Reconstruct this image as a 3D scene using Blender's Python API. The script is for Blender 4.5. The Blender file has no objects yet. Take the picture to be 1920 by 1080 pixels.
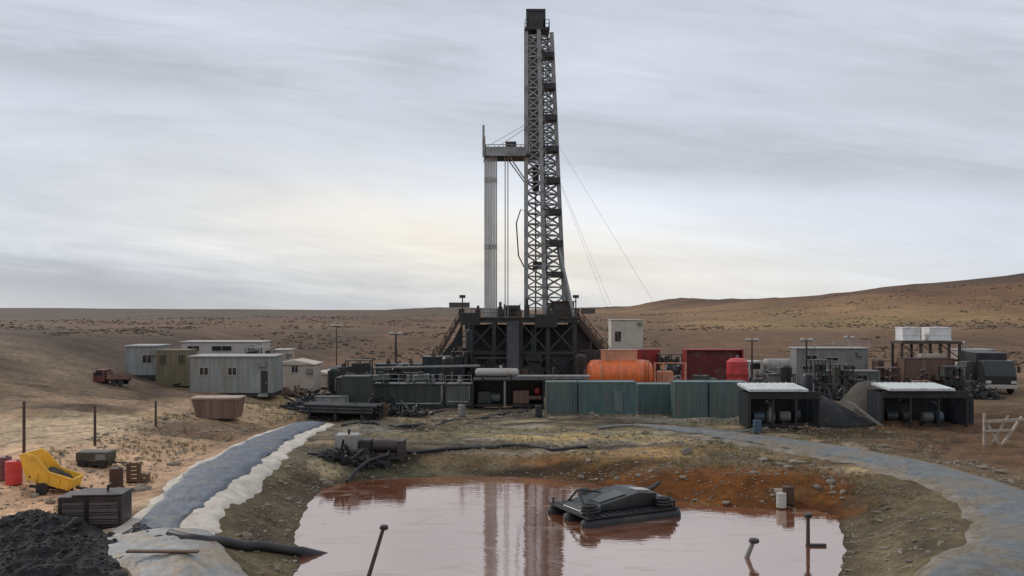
import bpy, math, random
import numpy as np
from mathutils import Vector, Matrix
random.seed(7)
S = bpy.context.scene
COL = S.collection
R = math.radians

# ------------------------------------------------------------------ camera
F = 1663.0            # focal length in pixels of the 1920 wide picture
CZ, HY = 10.5, 580.0  # camera height, row of the horizon
cam = bpy.data.cameras.new('camera'); co = bpy.data.objects.new('camera', cam); COL.objects.link(co)
co.location = (0, 0, CZ); co.rotation_euler = (R(90), 0, 0)
cam.sensor_width = 36; cam.lens = F / 1920 * 36; cam.shift_y = 40 / 1920
cam.clip_start = 0.3; cam.clip_end = 20000
S.camera = co
S.render.resolution_x, S.render.resolution_y = 1024, 576
S.view_settings.view_transform = 'Standard'; S.view_settings.look = 'None'
S.view_settings.exposure = 0.0; S.view_settings.gamma = 1.0

# ------------------------------------------------------------------ world: overcast sky
SUN_EL, SUN_AZ = 30.0, -48.0       # azimuth from +Y, clockwise positive
W = bpy.data.worlds.new('World'); S.world = W; W.use_nodes = True
nt = W.node_tree; N = nt.nodes; L = nt.links
N.clear()
def wn(t, **k):
    n = N.new(t)
    for a, b in k.items(): setattr(n, a, b)
    return n
def wmath(op, a, b=None, c=None, clamp=False):
    n = N.new('ShaderNodeMath'); n.operation = op; n.use_clamp = clamp
    for i, v in enumerate((a, b, c)):
        if v is None: continue
        if isinstance(v, (int, float)): n.inputs[i].default_value = v
        else: L.new(v, n.inputs[i])
    return n.outputs[0]
out = wn('ShaderNodeOutputWorld'); bg = wn('ShaderNodeBackground'); bg.inputs[1].default_value = 0.1
L.new(bg.outputs[0], out.inputs[0])
sky = wn('ShaderNodeTexSky', sky_type='NISHITA', sun_disc=False)
sky.sun_elevation = R(SUN_EL); sky.sun_rotation = R(SUN_AZ)
sky.altitude = 2000; sky.dust_density = 2.0
tc = wn('ShaderNodeTexCoord'); sx = wn('ShaderNodeSeparateXYZ'); L.new(tc.outputs['Generated'], sx.inputs[0])
ya = wmath('MAXIMUM', wmath('ABSOLUTE', sx.outputs[1]), 0.08)
u = wmath('DIVIDE', sx.outputs[0], ya); v = wmath('DIVIDE', sx.outputs[2], ya)
def noise(cx, cy, cz, detail=5, rough=0.55, dist=0.0, scale=1.0):
    cb = wn('ShaderNodeCombineXYZ')
    for i, q in enumerate((cx, cy, cz)):
        if isinstance(q, (int, float)): cb.inputs[i].default_value = q
        else: L.new(q, cb.inputs[i])
    n = wn('ShaderNodeTexNoise'); n.inputs['Scale'].default_value = scale; n.inputs['Detail'].default_value = detail
    n.inputs['Roughness'].default_value = rough; n.inputs['Distortion'].default_value = dist
    L.new(cb.outputs[0], n.inputs['Vector']); return n.outputs[0]
tilt = wmath('MULTIPLY_ADD', u, 0.10, v)
n1 = noise(wmath('MULTIPLY', u, 2.4), 3.1, wmath('MULTIPLY', tilt, 13.0), 6, 0.55, 0.4)
n2 = noise(wmath('MULTIPLY', u, 7.0), 9.4, wmath('MULTIPLY', tilt, 55.0), 5, 0.6, 0.6)
n3 = noise(wmath('MULTIPLY', u, 1.6), 1.7, wmath('MULTIPLY', v, 4.0), 3, 0.5, 0.2)
# clouds with a place of their own in the sky (direction u, v)
wu = wmath('ADD', u, wmath('MULTIPLY', wmath('SUBTRACT', n1, 0.5), 0.35))
wv = wmath('ADD', tilt, wmath('MULTIPLY', wmath('SUBTRACT', n2, 0.5), 0.06))
def blob(px, py, rx, ry, amt, acc):
    cu = (px - 960) / F; cv = (HY - py) / F + 0.10 * cu
    a = wmath('POWER', wmath('DIVIDE', wmath('ABSOLUTE', wmath('SUBTRACT', wu, cu)), rx / F), 2.0)
    b = wmath('POWER', wmath('DIVIDE', wmath('ABSOLUTE', wmath('SUBTRACT', wv, cv)), ry / F), 2.0)
    e = wmath('EXPONENT', wmath('MULTIPLY', wmath('ADD', a, b), -1.0))
    return wmath('MULTIPLY_ADD', e, amt, acc)
val = wmath('MULTIPLY_ADD', wmath('SUBTRACT', n1, 0.5), 0.40, 0.73)
val = wmath('MULTIPLY_ADD', wmath('SUBTRACT', n2, 0.5), 0.17, val)
val = wmath('MULTIPLY_ADD', wmath('SUBTRACT', n3, 0.5), 0.12, val)
for b in [(260, 130, 480, 55, -.15), (790, 125, 170, 35, -.10), (820, 215, 330, 28, -.08), (120, 215, 260, 22, -.05),
          (250, 545, 700, 70, -.17), (1480, 300, 420, 48, -.11), (1780, 130, 330, 110, -.07), (1150, 300, 250, 26, -.07),
          (620, 430, 430, 85, .17), (1350, 440, 560, 110, .17), (1300, 560, 500, 40, .05), (1250, 110, 420, 60, .05), (480, 30, 420, 40, .03), (1000, 60, 900, 90, -.05)]:
    val = blob(*b, val)
warm = blob(640, 420, 520, 110, .6, wmath('MULTIPLY', n3, 0.15)); warm = blob(1250, 520, 700, 100, .6, warm)
ramp = wn('ShaderNodeMixRGB'); ramp.inputs[1].default_value = (0.90, 0.97, 1.10, 1); ramp.inputs[2].default_value = (1.06, 1.0, 0.90, 1)
L.new(wmath('MINIMUM', warm, 1.0), ramp.inputs[0])
sc_ = wn('ShaderNodeVectorMath', operation='SCALE'); L.new(ramp.outputs[0], sc_.inputs[0]); L.new(wmath('MULTIPLY', wmath('MAXIMUM', val, 0.2), 9.6), sc_.inputs['Scale'])
mx = wn('ShaderNodeMixRGB'); mx.inputs[0].default_value = 0.94
L.new(sky.outputs[0], mx.inputs[1]); L.new(sc_.outputs[0], mx.inputs[2]); L.new(mx.outputs[0], bg.inputs[0])

sd = bpy.data.lights.new('sun', 'SUN'); so = bpy.data.objects.new('sun', sd); COL.objects.link(so)
sd.energy = 1.5; sd.angle = R(10); sd.color = (1.0, 0.95, 0.88)
so.rotation_euler = Vector((-math.sin(R(SUN_AZ)) * math.cos(R(SUN_EL)), -math.cos(R(SUN_AZ)) * math.cos(R(SUN_EL)), -math.sin(R(SUN_EL)))).to_track_quat('-Z', 'Y').to_euler()
so.location = (-40, 20, 90)

# ------------------------------------------------------------------ terrain heights
rng = np.random.RandomState(5)
TAB = rng.rand(256, 256)
def vnoise(x, y):
    xi = np.floor(x).astype(int); yi = np.floor(y).astype(int); fx = x - xi; fy = y - yi
    fx = fx * fx * (3 - 2 * fx); fy = fy * fy * (3 - 2 * fy)
    a = TAB[xi % 256, yi % 256]; b = TAB[(xi + 1) % 256, yi % 256]; c = TAB[xi % 256, (yi + 1) % 256]; d = TAB[(xi + 1) % 256, (yi + 1) % 256]
    return (a * (1 - fx) + b * fx) * (1 - fy) + (c * (1 - fx) + d * fx) * fy - 0.5
def fbm(x, y, o=4):
    s = 0; a = 1.0
    for k in range(o):
        s = s + a * vnoise(x * 2 ** k + 17.3 * k, y * 2 ** k + 5.1 * k); a *= 0.5
    return s
def ss(a, b, x):
    t = np.clip((x - a) / (b - a), 0, 1); return t * t * (3 - 2 * t)
POND = np.array([(-8.5, 33), (-9.2, 39), (-11.1, 46.7), (-12.2, 54), (-12.0, 58.5), (-10.3, 61.0), (-4, 62.0), (2, 61.6), (5.2, 59.6), (7.2, 56), (9, 54.2), (12.6, 52.8),
                 (16.0, 51.8), (17.6, 51.2), (17.3, 47), (15.3, 42), (13.6, 38), (11.6, 33), (8, 30), (0, 28.5), (-6, 30)], float)
LEFT = np.array([(-8.0, 33.0), (-12.5, 35.2), (-15.6, 39), (-17.0, 45), (-17.9, 52), (-18.3, 58), (-18.4, 66), (-18.2, 72), (-17.6, 78)], float)
RIGHT = np.array([(1, 80), (7, 77.5), (14.2, 73.5), (20.6, 66.5), (25.2, 58), (26.2, 49), (24.0, 41), (19.6, 35), (13, 30.5)], float)
WZ = -1.3
def segdist(x, y, P, closed):
    n = len(P); best = np.full(np.shape(x), 1e9)
    inside = np.zeros(np.shape(x), bool)
    for i in range(n if closed else n - 1):
        a = P[i]; b = P[(i + 1) % n]; e = b - a
        t = np.clip(((x - a[0]) * e[0] + (y - a[1]) * e[1]) / (e @ e), 0, 1)
        best = np.minimum(best, np.hypot(x - a[0] - t * e[0], y - a[1] - t * e[1]))
        if closed:
            c = ((a[1] > y) != (b[1] > y)) & (x < (b[0] - a[0]) * (y - a[1]) / ((b[1] - a[1]) + 1e-12) + a[0])
            inside ^= c
    return np.where(inside, -best, best) if closed else best
def smooth_path(P, n):
    pts = []; m = len(P)
    for i in range(m - 1):
        p0 = P[max(i - 1, 0)]; p1 = P[i]; p2 = P[i + 1]; p3 = P[min(i + 2, m - 1)]
        for k in range(n):
            t = k / n
            pts.append(0.5 * ((2 * p1) + (-p0 + p2) * t + (2 * p0 - 5 * p1 + 4 * p2 - p3) * t * t + (-p0 + 3 * p1 - 3 * p2 + p3) * t ** 3))
    pts.append(P[-1]); return np.array(pts)
LEFTS, RIGHTS = smooth_path(LEFT, 8), smooth_path(RIGHT, 8)
PONDS = np.vstack([smooth_path(np.vstack([POND, POND[:1]]), 4)[:-1]])
def terrain(x, y, fine=True):
    x = np.asarray(x, float); y = np.asarray(y, float)
    z = 9.0 * ss(26, 2, y)
    z = z + 4.4 * ss(150, 250, y)
    far = ss(250, 700, y)
    z = z + far * 6.0 * fbm(x / 420.0, y / 520.0, 3) * (1 - 0.75 * ss(1500, 4000, y))
    # right hill, its crest some 500 m away, and low hills farther off
    crest = np.interp(x, [60, 140, 192, 240, 288, 400, 700, 1500], [0, 5.5, 13.8, 18.5, 24.8, 36, 52, 58])
    z = z + crest * ss(170, 520, y) * (1 - 0.6 * ss(540, 1200, y)) + crest * 0.16 * fbm(x / 45.0, y / 60.0, 3) * ss(200, 420, y)
    z = z + 12.0 * np.exp(-((x - 250) / 62) ** 2 - ((y - 1250) / 300) ** 2) + 9 * np.exp(-((x - 480) / 200) ** 2 - ((y - 1500) / 400) ** 2)
    z = z + 9.0 * np.exp(-((x + 60) / 95) ** 2 - ((y - 900) / 200) ** 2) + 10 * np.exp(-((x + 900) / 420) ** 2 - ((y - 1700) / 500) ** 2)
    # left bank
    z = z + 6.5 * ss(-33, -66, x) * ss(62, 105, y) * (1 - ss(150, 260, y)) + 1.6 * ss(-18, -34, x) * ss(36, 60, y) * (1 - ss(90, 140, y))
    z = z + 0.5 * fbm(x / 9.0, y / 7.0, 3) * ss(-20, -34, x) * ss(40, 55, y)
    # spoil between pit and pad
    d = segdist(x, y, PONDS, True)
    dl = segdist(x, y, LEFTS, False); dr = segdist(x, y, RIGHTS, False)
    near = (1 - ss(92, 104, y)) * ss(30, 36, y)
    z = z + near * (0.55 * np.exp(-(dl / 3.0) ** 2) + 0.55 * np.exp(-(dr / 3.0) ** 2))
    z = z + ss(5, 9, d) * (1 - ss(82, 94, y)) * ss(60, 66, y) * (0.5 * fbm(x / 7.0, y / 1.9, 4) + 0.25)* ss(2.6, 4.2, np.minimum(dl, dr))
    z = z + 0.22 * fbm(x / 2.2, y / 2.2, 4) * near * ss(2.4, 3.6, np.minimum(dl, dr)) * ss(0.5, 3.0, d)
    z = z + 0.05 * fbm(x / 0.8, y / 0.8, 3) * near * ss(2.2, 3.2, np.minimum(dl, dr))
    bank = ss(0.0, 4.6, d + 0.7 * fbm(x / 3.0, y / 3.0, 3) * ss(-2, 0.5, d))
    z = np.where(d > 0, WZ - 0.02 + (z - WZ) * bank, WZ - 0.02 - 0.35 * np.minimum(-d, 3.0))
    return z
def hz(x, y): return float(terrain(np.array([x]), np.array([y]))[0])
def at(px, py):
    """point where the line of sight through picture point (px, py) meets the terrain"""
    Y = np.concatenate([np.arange(20, 200, 0.25), np.arange(200, 3000, 2.0)])
    X = (px - 960) / F * Y; Z = CZ - (py - HY) / F * Y
    k = int(np.argmax(Z <= terrain(X, Y)))
    return Vector((X[k], Y[k], hz(X[k], Y[k])))
def ray(px, py, Y): return Vector(((px - 960) / F * Y, Y, CZ - (py - HY) / F * Y))

# ------------------------------------------------------------------ materials
def newmat(name):
    m = bpy.data.materials.new(name); m.use_nodes = True
    nt = m.node_tree; return m, nt.nodes, nt.links, nt.nodes['Principled BSDF']
def lin(r, g, b):
    f = lambda c: (c / 255 / 12.92) if c / 255 <= 0.04045 else ((c / 255 + 0.055) / 1.055) ** 2.4
    return (f(r), f(g), f(b))
MATS = {}
def M(name, col, rough=0.6, metal=0.0, var=0.25, dirt=(0.16, 0.12, 0.085), dirt_amt=0.35, scale=1.4, bump=0.15, streak=False):
    if name in MATS: return MATS[name]
    m, n, l, p = newmat(name)
    t = n.new('ShaderNodeTexCoord'); oi = n.new('ShaderNodeObjectInfo')
    ad = n.new('ShaderNodeVectorMath'); ad.operation = 'ADD'
    mul = n.new('ShaderNodeMath'); mul.operation = 'MULTIPLY'; mul.inputs[1].default_value = 37.0
    l.new(oi.outputs['Random'], mul.inputs[0]); l.new(t.outputs['Object'], ad.inputs[0]); l.new(mul.outputs[0], ad.inputs[1])
    mp = n.new('ShaderNodeMapping'); l.new(ad.outputs[0], mp.inputs[0])
    if streak: mp.inputs['Scale'].default_value = (1.6, 1.6, 0.25)
    a = n.new('ShaderNodeTexNoise'); a.inputs['Scale'].default_value = scale; a.inputs['Detail'].default_value = 6; a.inputs['Roughness'].default_value = 0.62
    l.new(mp.outputs[0], a.inputs['Vector'])
    b = n.new('ShaderNodeTexNoise'); b.inputs['Scale'].default_value = scale * 0.45; b.inputs['Detail'].default_value = 5; b.inputs['Roughness'].default_value = 0.68
    l.new(mp.outputs[0], b.inputs['Vector'])
    cr = n.new('ShaderNodeValToRGB'); cr.color_ramp.elements[0].position = 0.3; cr.color_ramp.elements[1].position = 0.7
    lo = tuple(max(0, c * (1 - var)) for c in col); hi = tuple(min(1, c * (1 + var)) for c in col)
    cr.color_ramp.elements[0].color = (*lo, 1); cr.color_ramp.elements[1].color = (*hi, 1)
    l.new(a.outputs[0], cr.inputs[0])
    dr = n.new('ShaderNodeValToRGB'); dr.color_ramp.elements[0].position = 0.50; dr.color_ramp.elements[1].position = 0.68
    dr.color_ramp.elements[0].color = (0, 0, 0, 1); dr.color_ramp.elements[1].color = (dirt_amt * 2,) * 3 + (1,)
    l.new(b.outputs[0], dr.inputs[0])
    mx = n.new('ShaderNodeMixRGB'); mx.inputs[2].default_value = (*dirt, 1); l.new(dr.outputs[0], mx.inputs[0]); l.new(cr.outputs[0], mx.inputs[1])
    l.new(mx.outputs[0], p.inputs['Base Color'])
    p.inputs['Roughness'].default_value = rough; p.inputs['Metallic'].default_value = metal
    if bump:
        bp = n.new('ShaderNodeBump'); bp.inputs['Strength'].default_value = bump; bp.inputs['Distance'].default_value = 0.05
        l.new(a.outputs[0], bp.inputs['Height']); l.new(bp.outputs[0], p.inputs['Normal'])
    MATS[name] = m; return m
RUST = (0.11, 0.05, 0.028)
steel_grey = M('grey mast paint', (0.27, 0.272, 0.27), 0.5, 0.2, dirt=(0.09, 0.08, 0.075))
steel_dark = M('dark steel', (0.035, 0.036, 0.036), 0.5, 0.3, dirt=(0.07, 0.05, 0.04))
steel_brown = M('brown steel', (0.06, 0.042, 0.032), 0.6, 0.1, dirt=RUST)
green_dark = M('dark green paint', (0.04, 0.052, 0.042), 0.5, dirt=(0.09, 0.08, 0.06), streak=True)
green_grey = M('grey green paint', (0.10, 0.115, 0.10), 0.55, dirt=(0.12, 0.1, 0.07), streak=True)
teal = M('teal paint', (0.075, 0.13, 0.13), 0.5, dirt=(0.15, 0.15, 0.12), streak=True, dirt_amt=0.3)
teal_grey = M('faded teal paint', (0.105, 0.14, 0.128), 0.55, dirt=(0.15, 0.14, 0.11), streak=True)
orange = M('orange paint', (0.78, 0.165, 0.04), 0.4, dirt=(0.28, 0.09, 0.05), dirt_amt=0.3, streak=True)
orange_pale = M('faded orange paint', (0.62, 0.27, 0.16), 0.5, dirt=(0.3, 0.16, 0.1))
red_dark = M('dark red paint', (0.33, 0.035, 0.03), 0.45, dirt=(0.06, 0.03, 0.02), streak=True)
red_paint = M('red paint', (0.55, 0.05, 0.05), 0.45, dirt=(0.2, 0.06, 0.05))
white_paint = M('white paint', (0.74, 0.73, 0.71), 0.5, dirt=(0.5, 0.44, 0.38), var=0.06)
white_dusty = M('dusty white paint', (0.44, 0.415, 0.375), 0.55, dirt=(0.36, 0.30, 0.24), var=0.08, streak=True)
grey_light = M('light grey paint', (0.33, 0.32, 0.30), 0.5, dirt=(0.26, 0.22, 0.18), streak=True)
grey_mid = M('mid grey paint', (0.20, 0.195, 0.185), 0.55, dirt=(0.15, 0.12, 0.10), streak=True)
blue_grey = M('blue grey panel', (0.235, 0.25, 0.243), 0.55, dirt=(0.22, 0.185, 0.14), dirt_amt=.5, streak=True)
khaki = M('khaki paint', (0.17, 0.145, 0.085), 0.6, dirt=(0.14, 0.11, 0.07), streak=True)
tan_wall = M('tan fabric', (0.50, 0.43, 0.36), 0.8, dirt=(0.32, 0.26, 0.2), var=0.1)
beige = M('beige render', (0.50, 0.46, 0.38), 0.8, dirt=(0.36, 0.32, 0.26), var=0.08)
brown_paint = M('brown paint', (0.17, 0.095, 0.07), 0.6, dirt=(0.24, 0.16, 0.12), streak=True)
black = M('black rubber', (0.016, 0.016, 0.018), 0.5, var=0.3, dirt=(0.06, 0.05, 0.045), dirt_amt=0.3)
black_paint = M('black paint', (0.018, 0.019, 0.022), 0.3, var=0.2, dirt=(0.07, 0.06, 0.05), dirt_amt=0.25)
navy = M('dark navy panel', (0.022, 0.028, 0.034), 0.5, dirt=(0.05, 0.05, 0.045), streak=True)
roof_pale = M('pale metal roof', (0.60, 0.62, 0.60), 0.4, 0.1, var=0.08, dirt=(0.4, 0.38, 0.34))
glass = M('dark window glass', (0.02, 0.025, 0.03), 0.08, var=0.1, dirt_amt=0.05, bump=0)
yellow = M('yellow paint', (0.86, 0.49, 0.05), 0.5, dirt=(0.5, 0.27, 0.08), dirt_amt=0.3, var=0.12)
wood_pale = M('weathered pale timber', (0.42, 0.36, 0.30), 0.8, dirt=(0.2, 0.15, 0.11), scale=4)
wood_brown = M('brown timber', (0.13, 0.075, 0.045), 0.8, dirt=(0.06, 0.035, 0.025), scale=4)
pipe_grey = M('drill pipe steel', (0.46, 0.46, 0.45), 0.5, 0.1, dirt=(0.17, 0.14, 0.12), streak=True)
lamp_mat = M('lamp housing', (0.55, 0.55, 0.53), 0.4, dirt_amt=0.1)
dkbrown_paint = M('dark brown housing', (0.038, 0.026, 0.025), 0.5, dirt=(0.10, 0.07, 0.065), streak=True)

# ------------------------------------------------------------------ mesh helpers
class MB:
    def __init__(s): s.v = []; s.f = []
    def add(s, vs, fs):
        o = len(s.v); s.v += [tuple(q) for q in vs]; s.f += [tuple(i + o for i in f) for f in fs]; return s
    def box(s, x0, x1, y0, y1, z0, z1):
        return s.add([(x0, y0, z0), (x1, y0, z0), (x1, y1, z0), (x0, y1, z0), (x0, y0, z1), (x1, y0, z1), (x1, y1, z1), (x0, y1, z1)],
                     [(0, 3, 2, 1), (4, 5, 6, 7), (0, 1, 5, 4), (1, 2, 6, 5), (2, 3, 7, 6), (3, 0, 4, 7)])
    def frame_of(s, p, q):
        d = (q - p).normalized(); up = Vector((0, 0, 1)) if abs(d.z) < 0.95 else Vector((0, 1, 0))
        a = d.cross(up).normalized(); return a, a.cross(d).normalized()
    def bar(s, p, q, w=0.1, h=None):
        p, q = Vector(p), Vector(q); h = h or w; a, b = s.frame_of(p, q); a = a * w / 2; b = b * h / 2
        return s.add([p - a - b, p + a - b, p + a + b, p - a + b, q - a - b, q + a - b, q + a + b, q - a + b],
                     [(0, 3, 2, 1), (4, 5, 6, 7), (0, 1, 5, 4), (1, 2, 6, 5), (2, 3, 7, 6), (3, 0, 4, 7)])
    def tube(s, p, q, r, r2=None, n=12):
        p, q = Vector(p), Vector(q); r2 = r if r2 is None else r2; a, b = s.frame_of(p, q)
        vs = [c + (a * math.cos(2 * math.pi * i / n) + b * math.sin(2 * math.pi * i / n)) * k for c, k in ((p, r), (q, r2)) for i in range(n)]
        fs = [(i, (i + 1) % n, n + (i + 1) % n, n + i) for i in range(n)] + [tuple(range(n - 1, -1, -1)), tuple(range(n, 2 * n))]
        return s.add(vs, fs)
    def path(s, pts, r, n=10, rib=0.0):
        pts = [Vector(p) for p in pts]; rings = []
        for i, p in enumerate(pts):
            d = pts[min(i + 1, len(pts) - 1)] - pts[max(i - 1, 0)]; a, b = s.frame_of(p, p + d)
            k = r * (1 + (rib if i % 2 else -rib))
            rings.append([p + (a * math.cos(2 * math.pi * j / n) + b * math.sin(2 * math.pi * j / n)) * k for j in range(n)])
        vs = [q for rg in rings for q in rg]; m = len(pts)
        fs = [(i * n + j, i * n + (j + 1) % n, (i + 1) * n + (j + 1) % n, (i + 1) * n + j) for i in range(m - 1) for j in range(n)]
        fs += [tuple(range(n - 1, -1, -1)), tuple(range((m - 1) * n, m * n))]
        return s.add(vs, fs)
    def lathe(s, prof, n=20, c=(0, 0, 0), axis='z'):
        vs = []
        for r, z in prof:
            for i in range(n):
                a = 2 * math.pi * i / n; x, y = r * math.cos(a), r * math.sin(a)
                if axis == 'z': q = (c[0] + x, c[1] + y, c[2] + z)
                elif axis == 'x': q = (c[0] + z, c[1] + x, c[2] + y)
                else: q = (c[0] + x, c[1] + z, c[2] + y)
                vs.append(q)
        m = len(prof)
        fs = [(i * n + j, i * n + (j + 1) % n, (i + 1) * n + (j + 1) % n, (i + 1) * n + j) for i in range(m - 1) for j in range(n)]
        fs += [tuple(range(n)), tuple(range((m - 1) * n, m * n))]
        return s.add(vs, fs)
    def prism(s, prof, y0, y1):
        """profile in x,z extruded along y"""
        n = len(prof)
        vs = [(x, y0, z) for x, z in prof] + [(x, y1, z) for x, z in prof]
        return s.add(vs, [(i, (i + 1) % n, n + (i + 1) % n, n + i) for i in range(n)] + [tuple(range(n - 1, -1, -1)), tuple(range(n, 2 * n))])
    def corr(s, a, b, z0, z1, pitch=0.28, dep=0.05, th=0.03):
        """upright corrugated sheet from a to b (x, y)"""
        a, b = Vector((a[0], a[1], 0)), Vector((b[0], b[1], 0)); d = b - a; ln = d.length; d.normalize(); nrm = Vector((d.y, -d.x, 0))
        k = max(1, int(ln / pitch)); pt = []
        for i in range(k):
            for t, o in ((0.0, 0), (0.35, 0), (0.5, dep), (0.85, dep)): pt.append((ln * (i + t) / k, o))
        pt.append((ln, 0)); m = len(pt); vs = []
        for z in (z0, z1):
            for side in (0, -th):
                for t, o in pt: q = a + d * t + nrm * (o + side); vs.append((q.x, q.y, z))
        fs = []
        for i in range(m - 1):
            fs += [(i, i + 1, 2 * m + i + 1, 2 * m + i), (m + i + 1, m + i, 3 * m + i, 3 * m + i + 1), (2 * m + i, 2 * m + i + 1, 3 * m + i + 1, 3 * m + i), (i + 1, i, m + i, m + i + 1)]
        return s.add(vs, fs)
    def rail(s, pts, h=1.1, r=0.035, step=1.6):
        pts = [Vector(p) for p in pts]
        for p, q in zip(pts, pts[1:]):
            k = max(1, round((q - p).length / step))
            for i in range(k + 1):
                c = p + (q - p) * i / k; s.bar(c, c + Vector((0, 0, h)), r * 2)
            for f in (1.0, 0.52): s.bar(p + Vector((0, 0, h * f)), q + Vector((0, 0, h * f)), r * 1.8)
        return s
    def ladder(s, x, y, z0, z1, w=0.5):
        s.bar((x - w / 2, y, z0), (x - w / 2, y, z1), 0.06); s.bar((x + w / 2, y, z0), (x + w / 2, y, z1), 0.06)
        z = z0 + 0.3
        while z < z1: s.bar((x - w / 2, y, z), (x + w / 2, y, z), 0.04); z += 0.3
        return s
    def build(s, name, mat, parent=None, smooth=False, bevel=0.0, loc=None):
        me = bpy.data.meshes.new(name); me.from_pydata(s.v, [], s.f); me.materials.append(mat)
        if smooth: me.polygons.foreach_set('use_smooth', [True] * len(me.polygons))
        o = bpy.data.objects.new(name, me); COL.objects.link(o)
        if parent: o.parent = parent
        if loc: o.location = loc
        if bevel:
            b = o.modifiers.new('bevel', 'BEVEL'); b.width = bevel; b.segments = 2; b.limit_method = 'ANGLE'
        if smooth:
            try: me.set_sharp_from_angle(angle=R(35))
            except Exception: pass
        return o
def tag(o, label, cat, group=None, kind=None):
    if label: o['label'] = label
    if cat: o['category'] = cat
    if group: o['group'] = group
    if kind: o['kind'] = kind
    return o
def thing(name, label, cat, loc, rz=0.0, group=None):
    o = bpy.data.objects.new(name, None); COL.objects.link(o); o.location = loc; o.rotation_euler = (0, 0, rz); o.empty_display_size = 0.3
    return tag(o, label, cat, group)
def copy_tree(o, parent=None):
    c = o.copy(); COL.objects.link(c)
    if parent: c.parent = parent
    for ch in [q for q in bpy.data.objects if q.parent == o]: copy_tree(ch, c)
    return c
def spot(x0, x1, yb, yt):
    """base point, width and height (m) of something seen in a box of the picture and standing on the ground"""
    p = at((x0 + x1) / 2, yb); return p, (x1 - x0) / F * p.y, (yb - yt) / F * p.y
def spotY(x0, x1, yt, Y):
    X = ((x0 + x1) / 2 - 960) / F * Y; z = hz(X, Y); return Vector((X, Y, z)), (x1 - x0) / F * Y, CZ - (yt - HY) / F * Y - z
#@@SETTING
# ------------------------------------------------------------------ ground sheet
def axis(lo, hi, fine, g, end_lo, end_hi):
    a = list(np.arange(lo, hi + 1e-6, fine)); s = fine; q = hi
    while q < end_hi: s *= g; q += s; a.append(q)
    s = fine; q = lo; pre = []
    while q > end_lo: s *= g; q -= s; pre.append(q)
    return np.array(pre[::-1] + a)
xs = axis(-34, 34, 0.3, 1.06, -7000, 7000); ys = axis(31, 86, 0.28, 1.035, -400, 9000)
GX, GY = np.meshgrid(xs, ys); GZ = terrain(GX, GY)
nx, ny = len(xs), len(ys)
gv = np.stack([GX.ravel(), GY.ravel(), GZ.ravel()], 1)
idx = np.arange(nx * ny).reshape(ny, nx)
gf = np.stack([idx[:-1, :-1].ravel(), idx[:-1, 1:].ravel(), idx[1:, 1:].ravel(), idx[1:, :-1].ravel()], 1)
me = bpy.data.meshes.new('ground'); me.vertices.add(len(gv)); me.vertices.foreach_set('co', gv.ravel().astype(np.float32))
me.loops.add(gf.size); me.loops.foreach_set('vertex_index', gf.ravel().astype(np.int32))
me.polygons.add(len(gf)); me.polygons.foreach_set('loop_start', np.arange(0, gf.size, 4, dtype=np.int32))
me.update(calc_edges=True); me.polygons.foreach_set('use_smooth', [True] * len(me.polygons))
# soil kinds, laid out on the ground in metres
x, y = GX, GY
C = np.zeros(x.shape + (3,)); C[:] = (0.17, 0.12, 0.075)
def lay(col, w):
    w = np.clip(w, 0, 1)[..., None]; C[:] = C * (1 - w) + np.array(col) * w
wob = fbm(x / 6.0, y / 6.0, 4); wob2 = fbm(x / 2.0, y / 2.0, 4); big = fbm(x / 160.0, y / 90.0, 5)
def patch(px, py, rx, ry, col, amt=1.0, soft=0.5):
    c = at(px, py); q = np.hypot((x - c.x) / rx, (y - c.y) / ry) + 0.55 * wob + 0.25 * wob2
    lay(col, amt * (1 - ss(1 - soft, 1 + soft * 0.6, q)))
lay((0.135, 0.084, 0.054), ss(95, 170, y))                                   # grazed brown plain
lay((0.098, 0.080, 0.068), ss(260, 700, y) * ss(60, -60, x))                  # darker plain to the left
lay((0.21, 0.138, 0.075), ss(200, 320, y) * ss(20, 110, x) * (0.65 + 0.9 * big))     # dry grass slope
lay((0.14, 0.068, 0.042), ss(260, 420, y) * ss(150, 230, x) * (0.75 + 0.9 * fbm(x / 50, y / 60, 4)))
lay((0.066, 0.046, 0.033), ss(370, 560, y) * ss(120, 330, x))
lay((0.25, 0.18, 0.09), ss(220, 300, y) * (1 - ss(340, 420, y)) * ss(50, 90, x) * (1 - ss(150, 200, x)) * (0.6 + fbm(x / 30, y / 40, 4)))
lay((0.33, 0.245, 0.165), ss(-18, -24, x) * ss(44, 60, y) * (1 - ss(96, 120, y)))
lay((0.52, 0.36, 0.255), ss(-17, -21, x + 0.6 * wob) * (1 - ss(58, 74, y + 6 * wob)))     # pink sand
lay((0.075, 0.055, 0.043), 0.9 * ss(-30, -37, x + 5 * wob) * ss(68, 78, y + 6 * wob) * (1 - ss(230, 330, y)) * (0.7 + 0.9 * fbm(x / 14, y / 5, 4)))
def cut(pts, wid, col, amt, sy=4.0):                                        # a cut or track in the earth along a line, in metres
    Q = np.array([tuple(at(*q).xy) for q in pts]); Q[:, 1] /= sy
    dd = segdist(x + 1.2 * wob, y / sy + .8 * wob2, Q, False); lay(col, amt * np.exp(-(dd / wid) ** 2) * (0.75 + 0.7 * wob2))
cut([(-40, 606), (60, 622), (160, 660), (250, 716), (340, 736)], 3.2, (0.06, 0.04, 0.03), .95); cut([(110, 640), (200, 662), (240, 690)], 2.5, (0.075, 0.05, 0.04), .9)
cut([(-40, 655), (0, 690), (130, 738), (180, 766), (215, 772)], 1.3, (0.075, 0.05, 0.037), .9, 2.5)
cut([(-40, 630), (40, 655), (120, 690), (200, 728)], 2.0, (0.24, 0.195, 0.145), .6, 3)
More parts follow.
